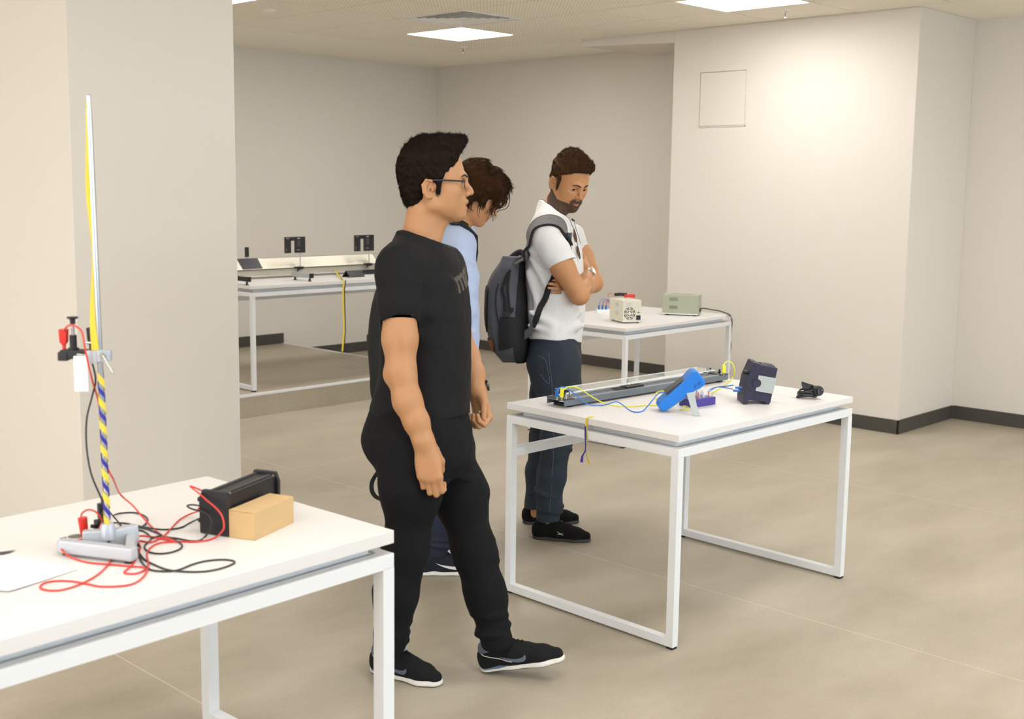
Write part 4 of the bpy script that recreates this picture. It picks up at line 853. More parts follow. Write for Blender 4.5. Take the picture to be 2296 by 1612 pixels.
def face_bits(H, person, hairm=None, gaze=(1, 0, 0)):
    v_, q_ = H.mesh(); from mathutils.bvhtree import BVHTree as B_; k_ = ((v_ - H.O) @ H.R / H.sc)[q_].mean(1)[:, 0] > .05; bh = B_.FromPolygons([tuple(p) for p in v_], [tuple(p) for p in q_[k_]]); fx = Vector(H.R[:, 0])
    def fr_(p, o):
        h, n, *_ = bh.ray_cast(Vector(H.w(p)) + fx * .06, -fx); return h + fx * o if h is not None else Vector(H.w(p))
    for y in (-1, 1):
        c = H.w((.0920, y * .0315, .0205)); g = G()
        for a in range(12):
            pass
        me = G(); n = 16; gz = V3(gaze); gz = gz / np.linalg.norm(gz)
        vs, fs, mi = [], [], []
        Rg = frame(gz, (0, 0, 1))
        prof = [(math.sin(t), math.cos(t)) for t in np.linspace(0.001, PI * .6, 12)]
        for r_, x_ in prof:
            for k in range(n): an = 2 * PI * k / n; p = np.array((x_, r_ * math.cos(an), r_ * math.sin(an))) * .0118; vs.append(H.w(np.array((.0920, y * .0315, .0205)) + Rg @ p))
        g = G()
        for i in range(len(prof) - 1):
            g.cur = 2 if i < 2 else (1 if i < 4 else 0)
            g.f += [[i * n + k, i * n + (k + 1) % n, (i + 1) * n + (k + 1) % n, (i + 1) * n + k] for k in range(n)]; g.mi += [g.cur] * n
        g.v = [Vector(p) for p in vs]; g.obj('eye', [M.eye, M.iris, M.black], person, smooth=True)
        b = [(.1125, y * .009, .0415), (.1125, y * .019, .0450), (.1045, y * .031, .0475), (.0890, y * .045, .0420)]
        g = G(); g.tube([fr_(q, .0002) for q in spline(b, 4)], [.0013 + .0021 * math.sin(PI * min(1, .22 + i / 16)) for i in range(13)], 8)
        lp = []
        for t in np.linspace(-.0135, .0135, 9):
            z = .0205 + .0054 * (1 - (t / .0145) ** 2); lp.append((.0908 + .016 * math.sqrt(max(0, 1 - (t / .0175) ** 2 - ((z - .0205) / .0125) ** 2)), y * (.0315 + t), z))
        G().tube([fr_(q, .0003) for q in lp], .0011, 6).obj('eyelashes', M.brow, person, smooth=True); g.obj('eyebrow', hairm or M.brow, person, smooth=True)
def strands(mv, mf, H, dirfn, n, length, m, name, person, seed=1, r=.0009, lift=.003, keep=None, curl=.004, seg=6):
    rng = np.random.RandomState(seed); fi = rng.randint(0, len(mf), n); q = mv[mf[fi]]; w = rng.dirichlet((1, 1, 1, 1), n)[:, :, None]; P = (q * w).sum(1); N_ = np.cross(q[:, 2] - q[:, 0], q[:, 3] - q[:, 1]); N_ /= np.maximum(np.linalg.norm(N_, axis=1), 1e-9)[:, None]
    g = G()
    for i in range(n):
        if keep is not None and not keep(P[i]): continue
        d = np.array(dirfn(P[i], rng)); nn = N_[i]; d = d - nn * (d @ nn) * .85; d /= max(np.linalg.norm(d), 1e-6); sd = np.cross(nn, d); L = length * rng.uniform(.6, 1.25); ph = rng.uniform(0, 6.28); am = curl * rng.uniform(.3, 1)
        pts = []
        for k in range(seg):
            t = k / (seg - 1); pts.append(Vector(H.w(P[i] - nn * .002 + d * L * t + nn * (lift * math.sin(PI * t * .8) * rng.uniform(.8, 1.1)) + sd * am * math.sin(ph + 4.5 * t) * t)))
        g.tube(pts, [r * (1.15 - t / (seg)) for t in range(seg)], 3, caps=False)
    return g
def shoe(person, heel, toe, up=(0, 0, 1), Ls=None, W_=.047, mats=None, high=.085, name='shoe', sole_h=.028, ankle=None):
    """shoe from heel point to toe point (both on the sole); returns frame and length"""
    heel = V3(heel); toe = V3(toe); X = toe - heel; L_ = np.linalg.norm(X); X /= L_; U = V3(up); U = U - X * (U @ X); U /= np.linalg.norm(U); Y = np.cross(U, X)
    f = Field((-.03, -.08, -.02), (L_ + .03, .08, .16), .0027); k = L_ / .29
    sec = [(.0, .030), (.03, .034), (.07, .034), (.12, .034), (.17, .042), (.21, .047), (.25, .043), (.28, .028)]
    up_ = f
    up_.cap((.032 * k, 0, .050), (.035 * k, 0, .030), .030, .034, .01); up_.cap((.035 * k, 0, .040), (.12 * k, 0, .036), .034, .034, .02); up_.cap((.12 * k, 0, .036), (.215 * k, .002, .024), .034, .034, .02, flat=((0, 1, 0), 1.2)); up_.cap((.215 * k, .002, .024), (.262 * k, 0, .022), .033, .022, .015, flat=((0, 1, 0), 1.2))
    up_.cap((.055 * k, 0, .060), (.062 * k, 0, high), .034, .036, .02); up_.cap((.075 * k, 0, .074), (.165 * k, 0, .048), .029, .024, .03)
    up_.clip((0, 0, .012), (0, 0, -1)); up_.clip((0, 0, high + .012), (-.25, 0, 1), .004)
    up_.cap((.052 * k, 0, high - .012), (.062 * k, 0, .14), .027, .03, .003, 's')
    T = lambda v: heel + np.stack([v[:, 0], v[:, 1], v[:, 2]], 1) @ np.stack([X, Y, U])
    v, q = up_.mesh(2); m1 = mkmesh(name, [(T(v), q)], mats['upper'], person)
    s = Field((-.03, -.08, -.02), (L_ + .03, .08, .08), .0027)
    s.cap((.036 * k, 0, .015), (.12 * k, 0, .013), .038, .034, 0, flat=((0, 1, 0), 1.0)); s.cap((.12 * k, 0, .013), (.215 * k, .002, .012), .034, .040, .02, flat=((0, 1, 0), 1.15)); s.cap((.215 * k, .002, .012), (.258 * k, 0, .014), .040, .030, .02, flat=((0, 1, 0), 1.15))
    s.clip((0, 0, 0), (0, 0, -1), .006); s.clip((.0, 0, sole_h + .004), (-.05, 0, 1), .004); s.clip((L_ * .8, 0, sole_h - .006), (.0, 0, 1), .02)
    v, q = s.mesh(2); m2 = mkmesh('sole', [(T(v), q)], mats['sole'], m1, mats.get('solefn'))
    return m1, m2, lambda p: Vector(heel + np.array(p) @ np.stack([X, Y, U])), k
def ribn(g, pts, w, d=None, th=.0012, n=6):
    sp = spline(pts, n); k = len(sp); W_ = []
    for i in range(k):
        t = (sp[min(i + 1, k - 1)] - sp[max(i - 1, 0)]).normalized(); dd = d(i / (k - 1)) if callable(d) else d; W_.append((Vector(dd) - t * t.dot(Vector(dd))).normalized() * w)
    g.strip(sp, W_, th); return g
def onto(bv, p, off=.003):
    h, n, *_ = bv.find_nearest(Vector(p)); return h + n.normalized() * off
def bvt(ob):
    from mathutils.bvhtree import BVHTree as B_
    return B_.FromPolygons([v.co for v in ob.data.vertices], [tuple(p.vertices) for p in ob.data.polygons])
def laid(bv, pts, half, th, off, m, name, parent, n=8, it=6, taper=None, edge=None):
    """a flat band laid smoothly over a surface"""
    sp = [onto(bv, p, off) for p in spline(pts, n)]; nr = [(onto(bv, p, .2) - onto(bv, p, 0)).normalized() for p in sp]
    for _ in range(it):
        sp = [sp[0]] + [(sp[i - 1] + sp[i] * 2 + sp[i + 1]) / 4 for i in range(1, len(sp) - 1)] + [sp[-1]]; nr = [nr[0]] + [(nr[i - 1] + nr[i] * 2 + nr[i + 1]).normalized() for i in range(1, len(nr) - 1)] + [nr[-1]]
    L_ = len(sp); wd = []
    for i in range(L_):
        t = (sp[min(i + 1, L_ - 1)] - sp[max(i - 1, 0)]).normalized(); wd.append(t.cross(nr[i]).normalized() * (half if taper is None else half + (taper - half) * i / L_))
    g = G(); g.strip(sp, wd, th); o = g.obj(name, m, parent)
    if edge:
        for sg in (-1, 1): G().tube([p + w_ * sg for p, w_ in zip(sp, wd)], th * 1.15, 6).obj('strap_binding', edge, o, smooth=True)
    return o, sp, nr
def tick(m1, T, k, m, x0, dx, z0, dz, th=.0022):
    """curved tick mark laid on both sides of a shoe"""
    bv = bvt(m1); Lw = [(-.03, .34), (.0, .20), (.06, .09), (.16, .02), (.33, .03), (.48, .10), (.64, .20), (.82, .33), (1.0, .47)]; Uw = [(.0, .50), (.06, .40), (.12, .33), (.20, .28), (.34, .265), (.48, .295), (.64, .345), (.82, .41), (1.0, .475)]
    for sd in (-1, 1):
        q = lambda c, o: [onto(bv, T(((x0 + a * dx) * k, sd * .05, z0 + b * dz)), o) for a, b in c]; n = len(Lw); g = G()
        g.v = q(Lw, .0) + q(Uw, .0) + q(Lw, th) + q(Uw, th); g.f = [[2 * n + i, 2 * n + i + 1, 3 * n + i + 1, 3 * n + i] for i in range(n - 1)] + [[i, i + 1, 2 * n + i + 1, 2 * n + i] for i in range(n - 1)] + [[n + i, n + i + 1, 3 * n + i + 1, 3 * n + i] for i in range(n - 1)]
        g.mi = [0] * len(g.f); g.obj('tick_mark', m, m1)
def lace_up(m1, T, k, m, n=6, r=.0022, bow=True):
    bv = bvt(m1); g = G()
    for j in range(n):
        x = (.100 + j * .0155) * k; g.tube([onto(bv, T((x + dx, y, .14)), .0012) for dx, y in ((-.002, -.024), (.002, -.012), (.004, 0), (.002, .012), (-.002, .024))], r, 6)
    if bow:
        c = T((.100, 0, .0)); b0_ = onto(bv, T((.100 * k, 0, .14)), .003)
        for P in (((0, 0, 0), (.012, -.016, .012), (.026, -.026, .006), (.016, -.010, .002)), ((0, 0, 0), (.008, .016, .014), (.020, .026, .008), (.012, .010, .002)), ((0, 0, 0), (.014, -.006, .012), (.034, -.012, .008)), ((0, 0, 0), (.012, .006, .010), (.030, .014, .004))):
            g.tube(spline([b0_ + T(p) - T((0, 0, 0)) for p in P], 4), r * .9, 6)
    g.obj('laces', m, m1, smooth=True)
def sock(m1, T, k, m, ank): G().tube([T((.058 * k, 0, .060)), T((.060 * k, 0, .095)), Vector(ank)], [.036, .037, .040], 20).obj('sock', m, m1, smooth=True)
# ------------------------------------------------------------------ person 1: walking, black clothes
def merge(F, G_, k=0.):
    a, b = F.D, G_.D
    if k > 0: hh = np.maximum(k - np.abs(a - b), 0) / k; adj = hh * hh * k * .25
    else: adj = 0
    F.D = (np.minimum(a, b) - adj).astype(np.float32)
def mkJ(D): return lambda u, v, dd=0.: PD(u, v, D + dd)
def bounds(pts, m): P = np.array([tuple(p) for p in pts]); return P.min(0) - m, P.max(0) + m
def secs_(J, D, rows, f, ang):
    out = []; s_ = D / FPX
    for v, ub, uf, a, *dd in rows:
        e = (uf - ub) / 2 * s_; b = math.sqrt(max(e * e - (a * math.sin(ang)) ** 2, .05 ** 2)) / math.cos(ang); out.append((J((ub + uf) / 2, v, dd[0] if dd else 0), a, b))
    return out
D1 = 3.86; J = mkJ(D1); ang = math.radians(20)
f1 = HR * math.cos(ang) - HF * math.sin(ang); l1 = HF * math.cos(ang) + HR * math.sin(ang)
ft = PZ(930, 1530, 0)
P1 = thing('person', 'person in black t-shirt and black trousers walking past the centre, wearing glasses and a wristwatch', 'person', (0, 0, 0))
P1['label'] = 'nearest person, walking in black t-shirt and black trousers, wearing glasses and a wristwatch'
torso = [(525, 903, 990, .075), (548, 886, 1003, .105), (575, 872, 1022, .150), (610, 864, 1038, .172), (660, 857, 1050, .172), (720, 854, 1054, .158), (790, 855, 1053, .146), (850, 852, 1052, .146), (900, 836, 1052, .158), (925, 828, 1052, .163), (950, 828, 1050, .163)]
TS = secs_(J, D1, torso, f1, ang)
armN = [J(896, 600, -.17), J(897, 760, -.19), J(899, 835, -.20), J(914, 900, -.205), J(952, 992, -.21)]
armF = [J(1000, 600, .17), J(1022, 740, .19), J(1046, 800, .17), J(1060, 838, .14), J(1072, 884, .12)]
# --- shirt
lo, hi = bounds([J(810, 960, -.28), J(810, 480, .28), J(1080, 960, .28), J(1080, 500, -.28), J(850, 960, -.28)], .03)
F = Field(lo, hi, .0042); F.column(TS, f1, l1, n=2.25)
F.chain([J(935, 556, -.02), J(903, 592, -.12), J(893, 622, -.165)], [.060, .060, .064], .05); F.chain([J(955, 560, .03), J(985, 590, .12), J(1000, 622, .16)], [.055, .060, .062], .05)
F.fold([J(1005, 640, -.10), J(960, 700, -.15)], .02, 0, .03)
S_ = F.like(); S_.chain([armN[0], J(893, 680, -.185), J(897, 770, -.19)], [.068, .066, .060], .02); S_.clip(J(897, 750, -.19), Vector(armN[1]) - Vector(armN[0]), .003); S_.cap(J(897, 730, -.19), J(898, 800, -.19), .0535, .052, .0, 's'); merge(F, S_, .028)
S_ = F.like(); S_.chain([armF[0], armF[1]], [.064, .056], .02); S_.clip(J(1018, 725, .19), Vector(armF[1]) - Vector(armF[0]), .003); merge(F, S_, .028)
F.cap(J(938, 575), J(952, 470), .0625, .058, .004, 's')
nb_a, nb_b, nb_c = J(899, 520, 0), J(985, 548, 0), J(942, 534, .1); nn = (nb_b - nb_a).cross(nb_c - nb_a).normalized(); nn = nn if nn.z > 0 else -nn; F.clip(nb_a.lerp(nb_b, .5) + nn * .006, nn, .003)
F.clip(J(930, 942) , -(UP - HR * .12), .004)
F.noise(.0045, 15, 3, (1, 1, .8)); F.noise(.0014, 60, 5, (.6, .6, 1))
M.tshirt = mat('black_cotton', '141415', .85, spec=.25, bump=.08, bscale=400)
tv, tf = F.mesh(2); Sh1 = mkmesh('t_shirt', [(tv, tf)], M.tshirt, P1)
# --- trousers
legN = [J(930, 985, -.09), J(922, 1100, -.10), J(908, 1240, -.09), J(888, 1330, -.08), J(873, 1440, -.07)]
legF = [J(988, 1000, .09), J(1030, 1110, .08), J(1062, 1235, .06), J(1088, 1330, .05), J(1114, 1440, .035)]
lo, hi = bounds([J(800, 1460, -.25), J(800, 900, .25), J(1180, 1460, .25), J(1100, 900, -.25), J(1100, 900, .25)], .03)
F = Field(lo, hi, .0042)
F.column(secs_(J, D1, [(885, 845, 1042, .140), (915, 832, 1046, .152), (960, 820, 1056, .168), (1000, 818, 1062, .170), (1035, 838, 1056, .145), (1062, 868, 1030, .10)], f1, ang), f1, l1, n=2.3)
F.chain(legN, [.100, .086, .066, .062, .052], .05); F.chain(legF, [.100, .083, .065, .060, .052], .05)
F.cap(J(912, 1010, -.09), J(915, 1090, -.09), .086, .080, .04)
F.ell(J(878, 985, 0), (.072, .10, .075), .05, M_=np.stack([V3(f1), V3(l1), (0, 0, 1)]))
def rings(F, p, q, n, r, amp=.005, seed=0):
    rng = np.random.RandomState(seed); p = Vector(p); q = Vector(q); ax = (q - p).normalized()
    for i in range(n):
        c = p.lerp(q, (i + .5) / n); t1 = Vector(rng.normal(size=3)); t1 = (t1 - ax * ax.dot(t1)).normalized(); t2 = ax.cross(t1); tilt = rng.uniform(-.35, .35); a0 = rng.uniform(0, 6.28); span = rng.uniform(2.2, 4.8); pts = []
        for k in range(11):
            a = a0 + span * k / 10; pts.append(c + t1 * math.cos(a) * r + t2 * math.sin(a) * r + ax * tilt * r * math.cos(a))
        F.chain(pts, [amp * (.5 + .9 * math.sin(PI * k / 10)) for k in range(11)], .008)
rings(F, J(1092, 1345, .05), J(1110, 1425, .035), 6, .052, .009, 1); rings(F, J(882, 1370, -.07), J(874, 1430, -.07), 4, .051, .006, 2)
rings(F, J(1058, 1200, .06), J(1072, 1280, .06), 4, .064, .005, 3); rings(F, J(912, 1180, -.09), J(900, 1290, -.09), 5, .066, .005, 4); rings(F, J(925, 1030, -.09), J(920, 1100, -.09), 3, .095, .004, 5)
F.clip(J(1110, 1452, .03), Vector((0, 0, -1)) - HR * .0, .003)
F.noise(.0025, 22, 8, (.6, .6, 1)); F.noise(.0012, 70, 9, (.5, .5, 1))
M.trs1 = mat('black_denim', '121214', .9, spec=.2, bump=.06, bscale=500)
v, q = F.mesh(2); Tr1 = mkmesh('trousers', [(v, q)], M.trs1, P1)
# --- body
H1 = Head(J(964, 425, .0), HR + HF * .03, (0, 0, 1), 1.0, neck=J(937, 560, 0), open_=1.3, lo=(-.17, -.14, -.25))
hv, hf = H1.mesh()
def skinface(H):
    def fn(c):
        p = (c - H.O) @ H.R / H.sc; o = np.zeros(len(p), int)
        inh = (np.abs(p[:, 2] + .045) < .028) & (p[:, 0] > .09) & (np.abs(p[:, 1]) < .03)
        yy = np.abs(p[:, 1]) / .024; up_ = (p[:, 2] > -.046) & (p[:, 2] < -.046 + .0115 * (1 - yy ** 2)) ; dn = (p[:, 2] <= -.046) & (p[:, 2] > -.046 - .020 * (1 - yy ** 2)); o[inh & (up_ | dn) & (p[:, 0] > .100)] = 1
        slit = inh & (np.abs(p[:, 2] + .047) < .0045 * (1 - yy)) & (p[:, 0] < .1165); o[slit] = 2
        return o
    return fn
def arm_field(pts, rs, tip, side, Xh, Yh, clipP, h=.0025, **kw):
    A = Field(*bounds(list(pts) + [tip], .085), h); A.chain(pts, rs, .02, kj=.022); hand.side = side; hand(A, pts[-1], Xh, Yh, **kw)
    if clipP is not None: A.clip(clipP, Vector(pts[0]) - Vector(pts[1]))
    return A
A_ = arm_field(armN[:4] + [J(934, 946, -.208), J(950, 990, -.21), J(955, 1004, -.21)], [.056, .0525, .0445, .0425, .0370, .0300, .0262], J(985, 1110, -.21), 1, J(966, 1078, -.22) - J(955, 1002, -.21), HR - HF * .15, J(897, 715, -.19), L=1.04, wr=.03,
    per=[(.25, 1.45, .9), (.25, 1.4, .8), (.28, 1.4, .8), (.32, 1.4, .8)], thumb=[(.012, .022, -.010), (.045, .033, -.024), (.070, .028, -.036), (.088, .018, -.040)])
A_.ell(J(874, 842, -.19), (.010, .012, .014), .035)
B_ = arm_field(armF[:4] + [J(1070, 876, .12), J(1073, 890, .12)], [.05, .046, .042, .038, .028, .024], J(1100, 965, .1), -1, J(1086, 945, .08) - J(1072, 886, .12), HR * .55 - HF * .65, None, L=.96,
    per=[(.75, 1.35, .9), (.95, 1.5, .9), (1.05, 1.5, .9), (1.1, 1.5, .9)], thumb=[(.012, .022, -.010), (.045, .038, -.020), (.074, .036, -.026), (.098, .030, -.030)])
# torso and legs under the clothes
C_ = Field(*bounds([J(830, 1460, -.2), J(830, 560, .2), J(1130, 1460, .2), J(1050, 560, -.2), J(1050, 560, .2)], .03), .009)
C_.column([(q[0], q[1] - .03, q[2] - .03) for q in TS[1:]], f1, l1); C_.chain([(p) for p in legN], [.08, .075, .050, .044, .028], .02); C_.chain([(p) for p in legF], [.08, .075, .050, .044, .028], .02)
parts = [(hv, hf), A_.mesh(1), B_.mesh(1), C_.mesh(1)]
Bd1 = mkmesh('body', parts, [M.skin2, M.lip, M.mouth], P1, skinface(H1))
face_bits(H1, P1, gaze=(1, .05, 0))
# --- hair
def hair_short(H, ells, face_pl, seed, quiff, nape, side, hi_=(.17, .12, .23), lo_=(-.15, -.12, -.12), h=.0026, amp=.0025):
    f = Field(lo_, hi_, h)
    for c, r in ells: f.ell(c, r, .03)
    for a, b, ra, rb in quiff: f.cap(a, b, ra, rb, .025)
    f.ell(*nape, .03)
    for p, n in face_pl: f.clip(p, n, .006)
    f.ell((.035, 0, -.055), (.062, .13, .070), .006, 's')
    for y in (-1, 1): f.ell((-.001, y * .088, -.002), (.026, .03, .036), .006, 's'); f.cap((.028, y * side[0], .045), (.031, y * side[1], side[2]), .010, .005, .008)
    f.noise(amp, 90, seed); f.noise(amp * .5, 240, seed + 1); return f
hf_ = hair_short(H1, [((-.010, 0, .066), (.099, .083, .099)), ((.01, 0, .085), (.095, .078, .083))], [((.070, 0, .068), (.072, 0, -.042)), ((0, 0, .048), (.5, 0, -1))][:1], 11,
    [((.040, 0, .135), (.082, -.01, .140), .034, .028), ((.078, .03, .146), (.098, -.01, .150), .022, .022), ((-.03, 0, .130), (.05, 0, .140), .03, .032), ((.060, -.04, .12), (.096, -.03, .135), .025, .022)], ((-.042, 0, -.006), (.050, .060, .066)), (.071, .073, -.006))
v, q = hf_.mesh(1); Hr1 = mkmesh('hair', [(H1.w(v), q)], M.hair1, P1)
def hd(p, rng):
    if p[2] > .11: return (rng.normal(-.2, .5), rng.normal(0, .5), rng.normal(.5, .4)) if p[0] < .05 else (rng.normal(.5, .5), rng.normal(0, .4), rng.normal(.6, .5))
    return (-.45 + rng.normal(0, .25), rng.normal(0, .15), -.8)
g = strands(v, q, H1, hd, 9000, .016, M.hair1, 'x', P1, 4, .0006, .0016, curl=.004); g.obj('hair_strands', M.hair1, Hr1, smooth=True)
# --- glasses
M.gl = mat('dark_blue_metal', '2b2f3d', .3, .6); M.lens = mat('spectacle_lens', 'eef2f5', .03, alpha=.18); Gp = None
g = G()
for y in (-1, 1): g.tube([Vector(H1.w(p)) for p in spline([(-.012, y * .080, .012), (.0, y * .082, .026), (.030, y * .081, .030), (.075, y * .073, .029), (.109, y * .060, .027)], 4)], .0017, 8, flat=1.6)
gl = g.obj('glasses', M.gl, P1, smooth=True)
for y in (-1, 1):
    pts = [(.115 - .010 * (abs(dy) > 0) * dy * dy * 1200 * .0 - .012 * ((dy + .0) / .024) * y * y * 0 - .004 * abs(dy / .024), y * .034 + dy, .018 + dz) for dy, dz in [(.024 * math.cos(a), .0145 * math.sin(a) * (1 if abs(math.sin(a)) < .9 else .96)) for a in np.linspace(0, 2 * PI, 24, endpoint=False)]]
    G().tube([Vector(H1.w(p)) for p in pts], .0012, 6, closed=True).obj('lens_rim', M.gl, gl, smooth=True)
    vs = [Vector(H1.w(p)) for p in pts]; g = G(); g.add(vs + [p + Vector(H1.R[:, 0]) * .0012 for p in vs], [tuple(range(24)), tuple(range(24, 48))]); g.obj('lens', M.lens, gl)
G().tube([Vector(H1.w(p)) for p in spline([(.114, -.011, .022), (.1215, 0, .026), (.114, .011, .022)], 3)], .0013, 6).obj('bridge', M.gl, gl, smooth=True)
# --- watch on the far wrist
ax = (Vector(armF[4]) - Vector(armF[3])).normalized(); wc = Vector(armF[4]) - ax * .022; t1 = (HR - ax * ax.dot(HR)).normalized(); t2 = ax.cross(t1); M.watch = mat('gunmetal', '5c5850', .22, 1)
wt = thing('x', None, None); bpy.data.objects.remove(wt)
g = G()
for k in range(20):
    a = 2 * PI * k / 20; c = wc + t1 * math.cos(a) * .0325 + t2 * math.sin(a) * .0325; tt = -t1 * math.sin(a) + t2 * math.cos(a); rr_ = t1 * math.cos(a) + t2 * math.sin(a); mx = Matrix((( *tt, 0), ( *ax, 0), (*rr_, 0), (0, 0, 0, 1))).transposed(); mx.translation = c; g.box((0, 0, 0), (.0088, .0205, .0035), mx)
wb = g.obj('watch_band', M.watch, P1, bevel=.0006)
g = G(); c = wc + t1 * .035 + t2 * .0; mx = Matrix(((*t2, 0), (*ax, 0), (*t1, 0), (0, 0, 0, 1))).transposed(); mx.translation = c; g.lathe([(.018, -.004), (.019, .0), (.019, .005), (.016, .007), (.001, .007)], 24, mx); g.obj('watch_case', M.watch, wb, smooth=True)
tag(G().box((0, 0, 0), (.012, .006, .045)).obj('marker_pen_cap', M.whitep, P1, loc=J(1082, 934, .085), rot=(.2, -.35, YAWC)), None); bpy.data.objects['marker_pen_cap'].name = 'held_white_pen'
# --- shoes
M.suede = mat('black_suede', '151516', .85, spec=.25, bump=.15, bscale=300); M.midw = mat('off_white_midsole', 'd9d5cc', .6); M.slate = mat('slate_blue_rubber', '5a6b86', .5); M.greysuede = mat('grey_slate_mesh', '5a6070', .7); M.white = M.white; M.outs = mat('dark_outsole', '2a2b2e', .7)
def shoe_parts(m1, m2, T, k, swm, side, detail=True, tongue=True):
    tick(m1, T, k, swm, .172, -.088, .024, .058, .002)
    for sd in ():
        # tick mark
        P = [(.0, .50), (-.03, .34), (.03, .14), (.16, .02), (.33, .03), (.64, .22), (1.0, .47), (.64, .34), (.38, .27), (.22, .28), (.12, .37)]
        vs = []
        for a, b in P:
            x = (.085 + a * .085) * k; z = .028 + b * .055; y = sd * (.0365 + .003 * math.sin(a * 2)); vs.append((x, y, z))
        g = G(); n = len(vs); g.v = [T(p) for p in vs] + [T((p[0], p[1] + sd * .0025, p[2])) for p in vs]; g.f = [list(range(n)), list(range(n, 2 * n))] + [[i, (i + 1) % n, n + (i + 1) % n, n + i] for i in range(n)]; g.mi = [0] * len(g.f); g.obj('tick_mark', swm, m1)
    lace_up(m1, T, k, M.suede)
def solefn(c): return np.zeros(len(c), int)
sh = dict(upper=M.suede, sole=[M.midw, M.slate, M.outs])
def mk_sole(heel, toe, up):
    hx = V3(heel); X = V3(toe) - hx; L_ = np.linalg.norm(X); X /= L_; U = V3(up); U = U - X * (U @ X); U /= np.linalg.norm(U)
    def fn(c):
        x = (c - hx) @ X / L_; z = (c - hx) @ U; o = np.zeros(len(c), int); o[(x < .46) & (z > .010 + .05 * np.maximum(x - .24, 0)) & (z > .010 + .10 * np.maximum(.08 - x, 0))] = 1; o[z < .004] = 2; return o
    return fn
for heel, toe, up, nm in ((PZ(836, 1500, 0), PZ(990, 1538, 0), Vector((0, 0, 1)), 0), (PZ(1080, 1502, .0), PD(1270, 1479, 3.86), (Vector((0, 0, 1)) - HR * .12), 1)):
    sh['solefn'] = mk_sole(heel, toe, up); m1, m2, T, k = shoe(P1, heel, toe, up, mats=sh); shoe_parts(m1, m2, T, k, M.greysuede, 1)
    g = G(); cpts = []
    for a in np.linspace(.0, 1, 14): an = PI * (1.5 - 1.0 * a) if False else 0
    for sd in (-1, 1):
        g.tube([onto(bvt(m1), T(p), .0008) for p in spline([(.008 * k, sd * .030, .082), (.030 * k, sd * .05, .064), (.075 * k, sd * .05, .046), (.125 * k, sd * .05, .030)], 5)], .0013, 5)
    g.obj('piping', M.midw, m1, smooth=True)
    f = Field((-.02, -.06, .03), (.12, .06, .12), .003); f.cap((.046 * k, 0, .072), (.060 * k, 0, .088), .040, .041, .01); f.clip((0, 0, .062), (.15, 0, -1), .003); f.clip((0, 0, .088), (-.3, 0, 1), .003); f.cap((.055 * k, 0, .06), (.066 * k, 0, .14), .031, .033, .003, 's')
    v, q = f.mesh(1); c0 = V3(T((0, 0, 0))); B3_ = np.stack([V3(T((1, 0, 0))) - c0, V3(T((0, 1, 0))) - c0, V3(T((0, 0, 1))) - c0]); mkmesh('collar', [(c0 + v @ B3_, q)], M.greysuede, m1)
    g = G(); g.add([T(p) for p in ((.110, -.014, .098), (.128, -.014, .090), (.128, .014, .090), (.110, .014, .098))] + [T(p) for p in ((.112, -.014, .101), (.130, -.014, .093), (.130, .014, .093), (.112, .014, .101))], [(0, 1, 2, 3), (4, 5, 6, 7), (0, 1, 5, 4), (1, 2, 6, 5), (2, 3, 7, 6), (3, 0, 4, 7)]); g.obj('tongue_tag', M.greyp, m1)
# --- printed word on the chest
from mathutils.bvhtree import BVHTree
def shirt_text(body, ob, parent, s, org, ax_x, ax_y, direction, m, off=.0015):
    cu = bpy.data.curves.new('txt', 'FONT'); cu.body = body; cu.size = s; cu.align_x = 'CENTER'; cu.space_character = .95; cu.offset = .0035; to = bpy.data.objects.new('txt', cu); col.objects.link(to); bpy.context.view_layer.update()
    me = bpy.data.meshes.new_from_object(to.evaluated_get(bpy.context.evaluated_depsgraph_get())); bpy.data.objects.remove(to)
    bm = bmesh.new(); bm.from_mesh(me); bmesh.ops.triangulate(bm, faces=bm.faces)
    for _ in range(3): bmesh.ops.subdivide_edges(bm, edges=[e for e in bm.edges if e.calc_length() > .012], cuts=1)
    bv = BVHTree.FromPolygons([v.co for v in ob.data.vertices], [tuple(p.vertices) for p in ob.data.polygons])
    bad = []
    for v in bm.verts:
        p = org + ax_x * v.co.x + ax_y * v.co.y; hit, no, *_ = bv.ray_cast(p - direction * .5, direction)
        if hit is None or (hit - p).length > .42: bad.append(v)
        else: v.co = hit - direction * off
    bmesh.ops.delete(bm, geom=bad, context='VERTS')
    bm.to_mesh(me); bm.free(); me.materials.clear(); me.materials.append(m); o = bpy.data.objects.new('printed_word', me); col.objects.link(o); o.parent = parent; return o
M.print1 = mat('faded_grey_print', '4a443e', .8)
tn_ = (f1 * .86 - l1 * .5).normalized(); tx_ = (l1 * .86 + f1 * .5 + Vector((0, 0, .22))).normalized(); tx_ = (tx_ - tn_ * tx_.dot(tn_)).normalized()
shirt_text('mavi', Sh1, Sh1, .098, J(1032, 628, 0) + f1 * .2 - tx_ * .072, tx_, (tn_.cross(tx_)).normalized(), -tn_, M.print1)
